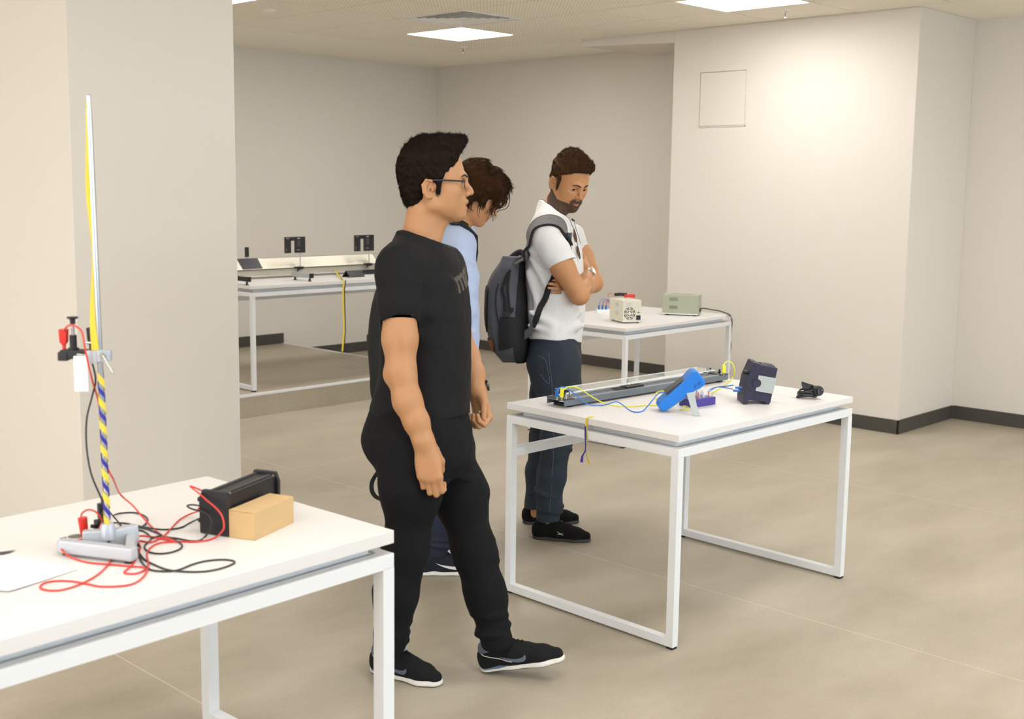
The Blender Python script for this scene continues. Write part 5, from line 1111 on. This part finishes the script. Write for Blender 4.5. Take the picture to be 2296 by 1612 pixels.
# ------------------------------------------------------------------ person 3: bearded, arms crossed, white t-shirt
D3 = 5.50; J = mkJ(D3); f3, l3 = f1, l1; pm3 = FPX / D3
P3 = thing('person', 'bearded person in white t-shirt and dark jeans standing with arms crossed behind the centre table', 'person')
TS = secs_(J, D3, [(450, 1214, 1262, .075), (475, 1204, 1280, .11), (500, 1192, 1290, .155), (530, 1183, 1300, .175), (570, 1178, 1306, .178), (620, 1179, 1308, .165), (680, 1184, 1311, .152), (720, 1187, 1308, .152), (752, 1187, 1304, .158), (790, 1187, 1303, .158)], f3, ang)
aN = [J(1226, 540, -.175), J(1262, 600, -.205), J(1298, 660, -.175), J(1310, 634, -.06), J(1317, 612, .045)]
aF = [J(1280, 535, .18), J(1306, 575, .20), J(1330, 634, .15), J(1310, 645, .04), J(1288, 647, -.07)]
lo, hi = bounds([J(1160, 800, -.28), J(1160, 440, .28), J(1350, 800, .28), J(1350, 440, -.28)], .03)
F = Field(lo, hi, .0042); F.column(TS, f3, l3, n=2.25)
F.chain([J(1238, 478, -.02), J(1226, 505, -.12), J(1222, 528, -.165)], [.056, .058, .062], .05); F.chain([J(1240, 478, .03), J(1265, 505, .12), J(1280, 530, .16)], [.055, .055, .058], .05)
S_ = F.like(); S_.chain([aN[0], J(1244, 566, -.195), J(1272, 606, -.205)], [.064, .064, .060], .02); S_.clip(J(1267, 590, -.20), Vector(aN[1]) - Vector(aN[0]) - UP * .02, .003); S_.cap(J(1258, 580, -.20), J(1285, 615, -.20), .054, .050, 0, 's'); merge(F, S_, .028)
S_ = F.like(); S_.chain([aF[0], J(1298, 565, .20)], [.060, .055], .02); S_.clip(J(1303, 562, .2), Vector(aF[1]) - Vector(aF[0]), .003); merge(F, S_, .028)
F.cap(J(1240, 488), J(1252, 430), .058, .050, .004, 's')
a_, b_, c_ = J(1214, 448, 0), J(1281, 497, 0), J(1248, 472, .1); nn = (b_ - a_).cross(c_ - a_).normalized(); nn = nn if nn.z > 0 else -nn; F.clip(a_.lerp(b_, .5) + nn * .004, nn, .003)
F.clip(J(1245, 764), -(UP + HR * .06), .003)
for p_, q_, d_, e_ in (((1188, 730), (1235, 742), -.13, .012), ((1190, 700), (1240, 728), -.14, .010), ((1300, 700), (1262, 722), -.10, .010), ((1186, 610), (1205, 690), -.12, .012), ((1192, 580), (1225, 640), -.15, .010), ((1305, 730), (1270, 742), -.10, .010), ((1190, 560), (1222, 590), -.165, .010)): F.cap(J(*p_, d_), J(*q_, d_ - .01), e_, .007, .03)
F.noise(.0035, 18, 13, (1, 1, .8)); F.noise(.0015, 55, 15, (1, 1, .6))
M.wshirt = mat('white_cotton', 'dad8d5', .85, bump=.06, bscale=400)
sv, sf = F.mesh(2); Sh3 = mkmesh('t_shirt', [(sv, sf)], M.wshirt, P3)
legN = [J(1252, 815, -.085), J(1254, 880, -.10), J(1247, 985, -.11), J(1238, 1065, -.11), J(1227, 1168, -.11)]
legF = [J(1240, 815, .085), J(1232, 890, .09), J(1220, 985, .10), J(1208, 1060, .11), J(1199, 1152, .11)]
lo, hi = bounds([J(1150, 1180, -.22), J(1150, 740, .22), J(1330, 1180, .22), J(1330, 740, -.22)], .04); F = Field(lo, hi, .0045)
F.column(secs_(J, D3, [(750, 1189, 1303, .150), (785, 1186, 1304, .165), (820, 1188, 1303, .168), (850, 1195, 1302, .155), (868, 1204, 1298, .14)], f3, ang), f3, l3, n=2.3)
F.chain(legN, [.104, .094, .067, .062, .052], .03); F.chain(legF, [.100, .090, .066, .060, .048], .03)
F.cap(J(1222, 815, -.10), J(1226, 850, -.10), .075, .06, .04)
rings(F, J(1247, 955, -.11), J(1246, 1010, -.11), 4, .066, .005, 21); rings(F, J(1236, 1085, -.11), J(1229, 1150, -.11), 5, .058, .007, 22); rings(F, J(1205, 1085, .11), J(1201, 1135, .11), 4, .055, .006, 23); rings(F, J(1254, 850, -.1), J(1252, 910, -.1), 3, .09, .004, 24)
F.clip(J(1228, 1167, -.11), Vector((0, 0, -1)), .003); F.noise(.0025, 22, 28, (.6, .6, 1)); F.noise(.0012, 70, 29, (.5, .5, 1))
M.jean = mat('dark_blue_jeans', '232c37', .85, bump=.10, bscale=600, var=.22, vscale=9)
v, q = F.mesh(2); Tr3 = mkmesh('trousers', [(v, q)], M.jean, P3)
def seam(bv, pts, r, m, parent, name, off=.001, n=6):
    q = [onto(bv, p, off) for p in spline(pts, n)]
    for _ in range(3): q = [q[0]] + [(q[i - 1] + q[i] * 2 + q[i + 1]) / 4 for i in range(1, len(q) - 1)] + [q[-1]]
    return G().tube([onto(bv, p, off) for p in q], r, 5).obj(name, m, parent, smooth=True)
M.stitch = mat('denim_stitch', '5b6a78', .8); bt = bvt(Tr3)
seam(bt, [J(1196, 790, -.2), J(1215, 800, -.25), J(1224, 850, -.25), J(1212, 858, -.25), J(1200, 845, -.22)], .0009, M.stitch, Tr3, 'pocket_stitch'); seam(bt, [J(1228, 770, -.25), J(1230, 860, -.25), J(1238, 985, -.25), J(1236, 1140, -.25)], .0008, M.stitch, Tr3, 'side_seam')
# head
H3 = Head(J(1271, 412, 0), HR * .52 - HF * .83 - Vector((0, 0, .50)), Vector((0, 0, 1)) + HR * .02, .96, neck=J(1236, 480, 0), lo=(-.17, -.14, -.24))
hv, hf = H3.mesh()
A_ = arm_field(aN, [.056, .052, .044, .037, .027], J(1309, 570, .16), 1, J(1309, 577, .13) - Vector(aN[4]), UP * .5 - HF * .55 - HR * .2, J(1250, 565, -.2), per=[(.35, .5, .4), (.35, .55, .4), (.4, .6, .4), (.4, .6, .4)], L=.95)
A_.ell(J(1301, 668, -.19), (.022, .022, .018), .03)
B_ = arm_field(aF, [.054, .050, .044, .037, .027], J(1235, 645, -.2), -1, J(1256, 643, -.165) - Vector(aF[4]), UP * 1 + HR * .12, J(1292, 552, .2), per=[(.12, .2, .25), (.12, .22, .25), (.15, .25, .25), (.2, .28, .25)], L=.95, thumb=[(.015, .022, -.006), (.048, .038, -.012), (.078, .040, -.015), (.100, .036, -.016)])
C_ = Field(*bounds([J(1180, 1160, -.2), J(1180, 480, .2), J(1320, 1160, .2), J(1320, 480, -.2)], .03), .009); C_.column([(q[0], q[1] - .03, q[2] - .03) for q in TS[1:]], f3, l3); C_.chain(legN, [.08, .075, .05, .042, .020], .02); C_.chain(legF, [.08, .075, .05, .042, .020], .02)
Bd3 = mkmesh('body', [(hv, hf), A_.mesh(1), B_.mesh(1), C_.mesh(1)], [M.skin, M.lip, M.mouth], P3, skinface(H3))
face_bits(H3, P3, gaze=(.93, -.12, -.22))
hf_ = hair_short(H3, [((-.010, 0, .068), (.098, .082, .098)), ((.015, 0, .085), (.094, .077, .080))], [((.080, 0, .095), (.045, 0, -.065)), ((0, 0, .04), (.0, 0, -1))][:1], 31,
    [((-.02, 0, .130), (.06, 0, .138), .034, .034), ((.06, 0, .138), (.098, 0, .130), .032, .026), ((.085, .03, .128), (.085, -.03, .128), .024, .024)], ((-.045, 0, .0), (.050, .060, .062)), (.071, .073, -.012))
v, q = hf_.mesh(1); Hr3 = mkmesh('hair', [(H3.w(v), q)], M.hair3, P3)
def hd3(p, rng):
    if p[2] > .10: return (rng.normal(.3, .5), rng.normal(0, .4), rng.normal(.8, .3))
    return (-.3 + rng.normal(0, .2), rng.normal(0, .15), -.8)
g = strands(v, q, H3, hd3, 9500, .015, M.hair3, 'x', P3, 5, .0007, .0018, curl=.003); g.obj('hair_strands', M.hair3, Hr3, smooth=True)
def beard(H, P, hv_, m, seed, off=.0022):
    f = Field.__new__(Field); f.lo, f.h, f.n, f.D = H.f.lo, H.f.h, H.f.n, H.f.D - off
    v, q = f.mesh(1); c = v[q].mean(1); x, y, z = c[:, 0], np.abs(c[:, 1]), c[:, 2]
    jaw = ((z < -.052 + .50 * np.maximum(.060 - x, 0)) | ((z < -.034) & (x > .07) & (y > .020) & (y < .034))) & (z > -.072 - .5 * (x - .012)) & (x > .004) & ~((x < .05) & (y < .030))
    side_ = (x > .006) & (x < .030) & (z < .02) & (z > -.06) & (y > .045) & (y < .072)
    stache = (z < -.0245) & (z > -.060) & (x > .095) & (y < .029); lips = (((z + .047) / .0098) ** 2 + (y / .0215) ** 2 < 1) & (x > .09)
    rng = np.random.RandomState(seed); keep = (jaw | side_ | stache) & ~lips; keep &= ~((z > -.029) & (x > .119))
    q = q[keep]; u, inv = np.unique(q, return_inverse=True); v = v[u]; q = inv.reshape(q.shape)
    ob = mkmesh('beard', [(H.w(v), q)], m, P)
    g = strands(v, q, H, lambda p, r_: (r_.normal(.2, .3), r_.normal(0, .3), -.9), 2200, .007, m, 'x', P, seed, .0008, .001, curl=.001, seg=4); g.obj('beard_hairs', m, ob, smooth=True); return ob
beard(H3, P3, hv, M.beard, 6)
# wristwatch, sunglasses, collar line, cord
def ringwatch(c, ax, P, m, facedir, R_=.029, case='f4f4f2'):
    ax = Vector(ax).normalized(); t1 = (Vector(facedir) - ax * ax.dot(Vector(facedir))).normalized(); t2 = ax.cross(t1); g = G()
    for k in range(18):
        a = 2 * PI * k / 18; tt = -t1 * math.sin(a) + t2 * math.cos(a); rr_ = t1 * math.cos(a) + t2 * math.sin(a); mx = Matrix(((*tt, 0), (*ax, 0), (*rr_, 0), (0, 0, 0, 1))).transposed(); mx.translation = Vector(c) + rr_ * R_; g.box((0, 0, 0), (R_ * .28, .017, .003), mx)
    b = g.obj('watch_band', m, P, bevel=.0005); mx = Matrix(((*t2, 0), (*ax, 0), (*t1, 0), (0, 0, 0, 1))).transposed(); mx.translation = Vector(c) + t1 * (R_ + .002); G().lathe([(.018, -.004), (.0195, .0), (.0195, .005), (.017, .007), (.001, .007)], 24, mx).obj('watch_case', m, b, smooth=True); G().lathe([(.015, .0072), (.015, .0076), (.001, .0077)], 24, mx).obj('dial', mat('dial_' + case, case, .3), b)
ringwatch(Vector(aN[4]).lerp(Vector(aN[3]), .12), Vector(aN[4]) - Vector(aN[3]), P3, M.chrome, HR * .8 - HF * .6 + UP * .4)
bs = bvt(Sh3); M.navyln = mat('navy_trim', '1d2740', .7)
seam(bs, [J(1214, 452, -.03), J(1232, 466, -.08), J(1252, 480, -.08), J(1272, 497, -.06), J(1284, 515, -.05)], .0016, M.navyln, Sh3, 'collar_trim', .001)
seam(bs, [J(1281, 497, 0), J(1288, 520, -.02), J(1296, 548, -.02)], .0012, M.navyln, Sh3, 'placket_trim', .001)
M.wood = mat('brown_lens', '8a6546', .25); M.dkm = mat('dark_metal', '2a2522', .35, .5)
for k, (u_, v_) in enumerate(((1291, 528), (1296, 566))):
    c = onto(bs, J(u_, v_, -.09), .010); ax1 = (HR * .35 - HF * .94).normalized() * .011; ax2 = (UP * 1.0 - HR * .2).normalized() * .030
    pts = [c + ax1 * math.cos(a) + ax2 * math.sin(a) for a in np.linspace(0, 2 * PI, 20, endpoint=False)]
    r_ = G().tube(pts, .0016, 6, closed=True).obj('sunglasses_rim', M.dkm, Sh3, smooth=True); nv = ax1.cross(ax2).normalized() * .0008; g = G(); g.add([p + nv for p in pts] + [p - nv for p in pts], [tuple(range(20)), tuple(range(20, 40))]); g.obj('sunglasses_lens', M.wood, r_)
G().tube([onto(bs, J(1291, 543, -.09), .010), onto(bs, J(1294, 551, -.09), .012)], .0014, 6).obj('sunglasses_bridge', M.dkm, Sh3)
G().tube([onto(bs, J(1283, 490, -.04), .006), onto(bs, J(1291, 494, -.03), .010)], [.004, .0025], 8).obj('sunglasses_temple', M.dkm, Sh3, smooth=True)
seam(bvt(Bd3), [J(1228, 446, -.06), J(1243, 466, -.08), J(1262, 484, -.08), J(1276, 500, -.05)], .0011, mat('brown_cord', '4a2c18', .8), P3, 'neck_cord', .0015)
# shoes
M.blk = mat('black_knit', '121110', .9, spec=.2, bump=.25, bscale=500); M.gsole = mat('dark_grey_sole', '35342f', .7)
for heel, toe, hh in ((PZ(1195, 1205, 0), PZ(1326, 1214, 0), 1), (PZ(1172, 1172, 0), PZ(1300, 1171, 0), 2)):
    m1, m2, T, k = shoe(P3, heel, toe, mats=dict(upper=M.blk, sole=M.gsole), sole_h=.024, high=.082)
    lace_up(m1, T, k, M.gsole, 5, .0018); sock(m1, T, k, M.blk, J(1228, 1140, -.11) if hh == 1 else J(1200, 1118, .11)); bvs = bvt(m1)
    for sd in (-1, 1):
        g = G()
        for a, b in (((.125, .050), (.158, .028)), ((.126, .033), (.160, .042))):
            p, q_ = onto(bvs, T((a[0] * k, sd * .05, a[1])), .0005), onto(bvs, T((b[0] * k, sd * .05, b[1])), .0005); m_ = p.lerp(q_, .5); n_ = (T((.1, sd, 0)) - T((.1, 0, 0))).normalized(); w_ = (q_ - p).cross(n_).normalized() * .0020
            g.add([p, m_ + w_, q_, m_ - w_] + [x + n_ * .0014 for x in (p, m_ + w_, q_, m_ - w_)], [(0, 1, 2, 3), (4, 5, 6, 7), (0, 1, 5, 4), (1, 2, 6, 5), (2, 3, 7, 6), (3, 0, 4, 7)])
        g.obj('cross_mark', M.greyp, m1)
# --- backpack of person 3
M.bagg = mat('dark_grey_nylon', '4a4a50', .75, bump=.12, bscale=250, var=.12, vscale=20); M.bagb = mat('black_mesh_nylon', '111112', .8, bump=.2, bscale=500); M.strapg = mat('grey_strap', '6f6b68', .7, bump=.05, bscale=200)
K3 = thing('backpack', 'dark grey and black backpack on the back of the bearded person', 'backpack')
def pack(rows, J, D, f, l, an, h=.0042, n=3.2, extra=None, seed=0, shift=0):
    S = secs_(J, D, rows, f, an); P_ = [q[0] for q in S]; lo, hi = bounds(P_, .22); F = Field(lo, hi, h); F.column(S, f, l, n=n)
    if extra: extra(F)
    F.noise(.003, 20, seed); F.noise(.0012, 60, seed + 1); return F, S
rows = [(574, 1140, 1178, .10), (590, 1122, 1181, .13), (612, 1104, 1182, .145), (645, 1094, 1184, .155), (700, 1091, 1186, .16), (750, 1097, 1188, .16), (785, 1110, 1188, .15), (803, 1128, 1184, .12), (808, 1138, 1178, .09)]
anb = math.radians(13); fb = HR * math.cos(anb) - HF * math.sin(anb); lb = HF * math.cos(anb) + HR * math.sin(anb)
F, S3 = pack(rows, J, D3, fb, lb, anb, seed=41)
for u0, u1 in ((1122, 1142),): pass
v, q = F.mesh(2); Bp3 = mkmesh('main_body', [(v, q)], M.bagg, K3); bb = bvt(Bp3)
def patch(F0, off, region, m, parent, name):
    f = Field.__new__(Field); f.lo, f.h, f.n, f.D = F0.lo, F0.h, F0.n, F0.D - off; v, q = f.mesh(2); c = v[q].mean(1); k = region(c); q = q[k]
    if not len(q): return None
    u, inv = np.unique(q, return_inverse=True); v = v[u]; q = inv.reshape(q.shape); E = np.sort(np.concatenate([q[:, [a, (a + 1) % 4]] for a in range(4)]), 1); Eu, cn = np.unique(E, axis=0, return_counts=True); Bd = Eu[cn == 1]
    for _ in range(14):
        S = np.zeros_like(v); C = np.zeros(len(v)); np.add.at(S, Bd[:, 0], v[Bd[:, 1]]); np.add.at(S, Bd[:, 1], v[Bd[:, 0]]); np.add.at(C, Bd[:, 0], 1); np.add.at(C, Bd[:, 1], 1); k_ = C > 0; v[k_] = v[k_] * .5 + .5 * S[k_] / C[k_][:, None]
    return mkmesh(name, [(v, q)], m, parent)
def uvof(c):   # picture position of points
    r = c - V3(CAM); d = r @ V3(FW); return W / 2 + PPX + FPX * (r @ V3(RT)) / d, H / 2 + PPY - FPX * (r @ V3(UP)) / d
zc = lambda v_: J(1140, v_).z
def loc3(c): r = c - V3(J(1140, 690)); return r @ V3(fb), r @ V3(lb), c[:, 2]
def rg(fn): return lambda c: fn(*loc3(c))
patch(F, .003, rg(lambda x, y, z: (x > .066)), M.bagb, Bp3, 'back_padding')
patch(F, .0045, rg(lambda x, y, z: (y < -.085) & (x > -.004) & (x < .068) & (z < zc(702)) & (z > zc(778) + .30 * (x + .004))), M.bagb, Bp3, 'side_pocket')
patch(F, .004, rg(lambda x, y, z: (x < -.070) & (z < zc(640)) & (z > zc(742))), M.bagb, Bp3, 'front_panel')
patch(F, .005, rg(lambda x, y, z: (x < -.030) & (x > -.075) & (z < zc(754)) & (z > zc(785)) & (y < -.05)), mat('orange_brown_patch', '8a4a20', .8), Bp3, 'leather_patch')
for nm, pts, w_ in (('zip', [J(1132, 592, -.3), J(1119, 612, -.3), J(1116, 650, -.3), J(1121, 690, -.3), J(1127, 722, -.3)], .0065), ('zip', [J(1150, 584, -.3), J(1139, 605, -.3), J(1137, 640, -.3), J(1143, 688, -.3)], .0060), ('zip', [J(1104, 622, -.25), J(1100, 660, -.25), J(1104, 710, -.25), J(1112, 755, -.25)], .0022), ('compression_strap', [J(1126, 700, -.3), J(1142, 693, -.3), J(1160, 688, -.3), J(1174, 690, -.3)], .010)):
    laid(bb, pts, w_, .0014, .004, M.bagb, nm, Bp3)
c = onto(bb, J(1130, 697, -.3), .010); G().box(c, (.030, .008, .026), rz=YAWC).obj('buckle', M.black, Bp3, bevel=.002)
G().tube(spline([J(1176, 578, -.02), J(1170, 566, -.0), J(1158, 568, .0), J(1142, 582, .0), J(1136, 592, .0)], 6), .008, 8, flat=2.0).obj('grab_handle', M.bagg, Bp3, smooth=True)
us, sp, nr = laid(bs, [J(1178, 575, -.13), J(1183, 556, -.16), J(1197, 533, -.18), J(1217, 515, -.17), J(1241, 509, -.16), J(1262, 516, -.17), J(1277, 530, -.17), J(1285, 546, -.16)], .034, .005, .010, M.strapg, 'shoulder_strap', K3, taper=.022, edge=M.bagb)
g = G(); q0, q1 = J(1160, 588, -.11), sp[0]; g.strip([q0, q0.lerp(q1, .5) + HR * -.004, q1, sp[3]], [((sp[3] - q0).normalized().cross(HR * .9 - HF * .4)).normalized() * .034] * 4, .005); g.obj('strap_root', M.strapg, us); us.data.shade_smooth(); us.data.set_sharp_from_angle(angle=.9)
G().box(sp[-9] + nr[-9] * .009, (.022, .012, .035), rz=YAWC + .3).obj('strap_buckle', M.black, us, bevel=.003)
laid(bs, [J(1285, 546, -.16), J(1278, 572, -.18), J(1258, 598, -.19), J(1240, 632, -.19), J(1222, 668, -.18), J(1206, 703, -.17), J(1192, 735, -.15)], .0135, .001, .004, M.bagb, 'webbing_strap', K3)
g = G(); g.strip([J(1194, 730, -.155), J(1186, 745, -.15), J(1176, 752, -.14)], [UP * .02] * 3, .002); g.obj('strap_anchor', M.bagg, Bp3)
# ------------------------------------------------------------------ person 2: behind, light blue shirt
D2 = 5.02; J = mkJ(D2); an2 = math.radians(8); f2 = HR * math.cos(an2) - HF * math.sin(an2); l2 = HF * math.cos(an2) + HR * math.sin(an2)
P2 = thing('person', 'long-haired person in light blue shirt looking down, mostly hidden behind the nearest person', 'person')
TS = secs_(J, D2, [(492, 985, 1040, .08), (512, 972, 1052, .12), (540, 955, 1062, .165), (590, 935, 1064, .175), (650, 918, 1060, .165), (720, 900, 1048, .155), (790, 890, 1036, .155), (850, 884, 1030, .160), (885, 882, 1028, .165)], f2, an2)
aN = [J(1030, 552, -.17), J(1040, 620, -.185), J(1042, 695, -.19), J(1046, 760, -.19), J(1050, 822, -.19)]
aF = [J(1030, 548, .18), J(1034, 640, .20), J(1034, 690, .2), J(1030, 770, .2), J(1028, 822, .2)]
F = Field(*bounds([J(870, 900, -.28), J(870, 480, .28), J(1100, 900, .28), J(1100, 480, -.28)], .03), .0048); F.column(TS, f2, l2, n=2.25)
F.chain([J(1010, 515, -.02), J(1022, 532, -.12), aN[0]], [.055, .056, .064], .05); F.chain([J(1010, 515, .02), J(1030, 530, .12), aF[0]], [.055, .056, .062], .05)
for A__ in (aN, aF): F.chain(A__, [.066, .062, .056, .050, .042], .03, kj=.02)
F.cap(J(1012, 520), J(1030, 460), .060, .056, .004, 's'); F.noise(.004, 20, 50, (1, 1, .7)); F.noise(.0018, 60, 51, (1, 1, .6))
for p_, q_ in (((1035, 640), (1060, 655)), ((1035, 680), (1062, 700)), ((1040, 735), (1062, 745)), ((1030, 575), (1062, 590))): F.cap(J(*p_, -.24), J(*q_, -.23), .008, .006, .025)
F.clip(J(960, 880), -UP - HR * .05, .003)
M.bshirt = mat('light_blue_oxford', 'a3b0cb', .85, var=.06, vscale=300, bump=.05, bscale=300)
v, q = F.mesh(2); Sh2 = mkmesh('shirt', [(v, q)], M.bshirt, P2)
F = Field(*bounds([J(985, 520, -.12), J(1045, 470, .12)], .06), .0035); F.chain([J(1000, 488, -.055), J(1018, 498, -.07), J(1040, 518, -.045)], [.012, .016, .010], .01); F.chain([J(1000, 488, .055), J(1018, 498, .07), J(1040, 518, .045)], [.012, .016, .010], .01); v, q = F.mesh(1); mkmesh('shirt_collar', [(v, q)], M.bshirt, Sh2)
legN = [J(985, 925, -.09), J(988, 1000, -.10), J(992, 1100, -.10), J(985, 1170, -.10), J(974, 1240, -.10)]; legF = [J(985, 925, .09), J(995, 1000, .10), J(1008, 1100, .10), J(1004, 1150, .10), J(1000, 1200, .10)]
F = Field(*bounds([J(880, 1280, -.22), J(880, 860, .22), J(1080, 1280, .22), J(1080, 860, -.22)], .04), .0048)
F.column(secs_(J, D2, [(868, 890, 1026, .155), (910, 892, 1036, .165), (945, 900, 1040, .165), (975, 912, 1040, .15)], f2, an2), f2, l2, n=2.3); F.chain(legN, [.10, .092, .068, .062, .052], .03); F.chain(legF, [.10, .09, .066, .060, .048], .03)
rings(F, J(985, 1160, -.10), J(975, 1238, -.1), 6, .060, .008, 52); rings(F, J(1006, 1150, .10), J(1001, 1220, .1), 4, .056, .007, 53); F.clip(J(968, 1246, -.1), Vector((0, 0, -1)), .003); F.noise(.003, 22, 54)
M.jean2 = mat('navy_jeans', '1a2033', .85, bump=.1, bscale=600, var=.35, vscale=14); v, q = F.mesh(2); mkmesh('trousers', [(v, q)], M.jean2, P2)
H2 = Head(J(1056, 440, 0), HR - HF * .06 - Vector((0, 0, .62)), (0, 0, 1), .93, neck=J(1012, 515, 0), lo=(-.17, -.12, -.22)); hv, hf = H2.mesh()
C_ = Field(*bounds([J(880, 1270, -.2), J(880, 520, .2), J(1080, 1270, .2), J(1080, 520, -.2)], .03), .009); C_.column([(q[0], q[1] - .03, q[2] - .03) for q in TS[1:]], f2, l2); C_.chain(legN, [.08, .075, .05, .042, .020], .02); C_.chain(legF, [.08, .075, .05, .042, .020], .02)
for A__ in (aN, aF): C_.chain(A__, [.045, .045, .040, .036, .030], .02)
hs = []
for sd, A__ in ((1, aN), (-1, aF)):
    hand.side = sd; w_ = Vector(A__[4]); fl_ = Field(*bounds([w_ + UP * .03, w_ - UP * .2], .07), .0024); hand(fl_, w_, Vector((0, 0, -1)) + f2 * .12, f2, per=[(.3, .5, .4), (.3, .55, .4), (.35, .6, .4), (.35, .6, .4)], L=.95); fl_.cap(w_ + UP * .03, w_ - UP * .01, .030, .026, .01); hs.append(fl_.mesh(1))
Bd2 = mkmesh('body', [(hv, hf), C_.mesh(1)] + hs, [M.skin, M.lip, M.mouth], P2, skinface(H2)); face_bits(H2, P2, gaze=(1, -.05, -.1))
# long wavy hair: volume plus long locks falling forward
f = Field((-.16, -.13, -.12), (.17, .13, .22), .003)
f.ell((-.010, 0, .070), (.108, .094, .102), .03); f.ell((.045, 0, .095), (.078, .080, .066), .03); f.ell((-.050, 0, -.015), (.062, .078, .070), .03); f.cap((.09, -.03, .11), (.09, .03, .11), .036, .036, .03)
for y in (-1, 1): f.cap((.0, y * .082, .06), (.005, y * .086, -.030), .032, .026, .03); f.cap((.045, y * .074, .07), (.062, y * .070, .010), .028, .018, .025); f.cap((.085, y * .05, .10), (.110, y * .056, .040), .024, .010, .02)
f.ell((.108, 0, .0), (.058, .056, .052), .006, 's'); f.ell((.06, 0, -.080), (.075, .12, .066), .006, 's'); f.noise(.005, 60, 60); f.noise(.002, 160, 61)
v, q = f.mesh(1); Hr2 = mkmesh('hair', [(H2.w(v), q)], M.hair2, P2)
g = strands(v, q, H2, lambda p, r_: (.35 + r_.normal(0, .25), r_.normal(0, .2), -.75) if p[2] < .12 else (.8, r_.normal(0, .3), r_.normal(0, .2)), 7000, .032, M.hair2, 'x', P2, 7, .0007, .0025, curl=.007, seg=7)
rng = np.random.RandomState(8)
for i in range(26):
    y0 = rng.uniform(-.07, .03); a = np.array((.085 + rng.uniform(-.02, .03), y0, .12)); pts = [a, a + (.035, -.006, -.03), a + (.040 + rng.uniform(-.01, .015), -.010, -.075), a + (.022 + rng.uniform(-.015, .02), -.012, -.115), a + (.040 + rng.uniform(-.02, .02), -.014, -.145 + rng.uniform(-.02, .02))]; g.tube([Vector(H2.w(p)) for p in spline(pts, 4)], [.0022 * (1 - .045 * j) for j in range(17)], 5)
for i in range(14):
    x0 = rng.uniform(-.06, .07); y0 = -.088; a = np.array((x0, y0, .0)); pts = [a, a + (.006, -.004, -.025), a + (.016, .000, -.045), a + (.028 + rng.uniform(-.01, .01), .004, -.052 + rng.uniform(-.01, .01))]; g.tube([Vector(H2.w(p)) for p in spline(pts, 4)], [.0020 * (1 - .06 * j) for j in range(13)], 5)
g.obj('hair_locks', M.hair2, Hr2, smooth=True)
M.navysh = mat('navy_knit', '141726', .85, bump=.2, bscale=500); M.wsole = mat('white_sole', 'e6e4de', .6)
for heel, toe in ((PZ(934, 1286, 0), PZ(1078, 1284, 0)), (PZ(968, 1236, 0), PZ(1098, 1238, 0))):
    m1, m2, T, k = shoe(P2, heel, toe, mats=dict(upper=M.navysh, sole=M.wsole)); M.wtick = M.wsole
    tick(m1, T, k, M.wsole, .205, -.12, .026, .060, .003)
    lace_up(m1, T, k, M.navysh, 5, .002); sock(m1, T, k, M.blk, Vector(heel) + HR * .055 + UP * .14)
K2 = thing('backpack', 'black backpack worn by the long-haired person, seen behind the nearest person', 'backpack')
F, _ = pack([(560, 890, 945, .11), (590, 868, 935, .14), (660, 846, 920, .155), (740, 834, 908, .16), (820, 834, 900, .16), (880, 842, 892, .15), (900, 855, 888, .11)], J, D2, f2, l2, an2, seed=70, h=.005)
v, q = F.mesh(2); Bp2 = mkmesh('main_body', [(v, q)], M.bagb, K2)
c = J(832, 758, -.10); G().box(c, (.035, .02, .030), rz=YAWC).obj('buckle', M.black, Bp2, bevel=.003); g = G(); ribn(g, [J(838, 745, -.10), J(828, 748, -.10), J(824, 760, -.10), J(824, 776, -.10)], .008, HF, .001); g.obj('strap_end', M.black, Bp2)
g = G(); ribn(g, [J(880, 880, -.12), J(870, 960, -.12), J(862, 1040, -.12), J(846, 1060, -.12), J(834, 1082, -.12), J(835, 1103, -.12), J(848, 1117, -.12), J(870, 1118, -.12), J(880, 1060, -.1), J(884, 960, -.1), J(884, 890, -.1)], .010, HR * .8 + HF * .6, .001); g.obj('dangling_strap', M.bagb, K2)
b2 = bvt(Sh2); sp = spline([J(950, 560, -.12), J(975, 525, -.13), J(1005, 507, -.13), J(1022, 520, -.14), J(1030, 550, -.15), J(1032, 590, -.16), J(1025, 640, -.17)], 6); pj_ = [onto(b2, p, .008) for p in sp]
g = G(); g.strip(pj_, [((pj_[min(i + 1, len(sp) - 1)] - pj_[max(i - 1, 0)]).normalized()).cross((onto(b2, pj_[i], .1) - onto(b2, pj_[i], 0)).normalized()).normalized() * .024 for i in range(len(sp))], .004); g.obj('shoulder_strap', M.bagb, K2)
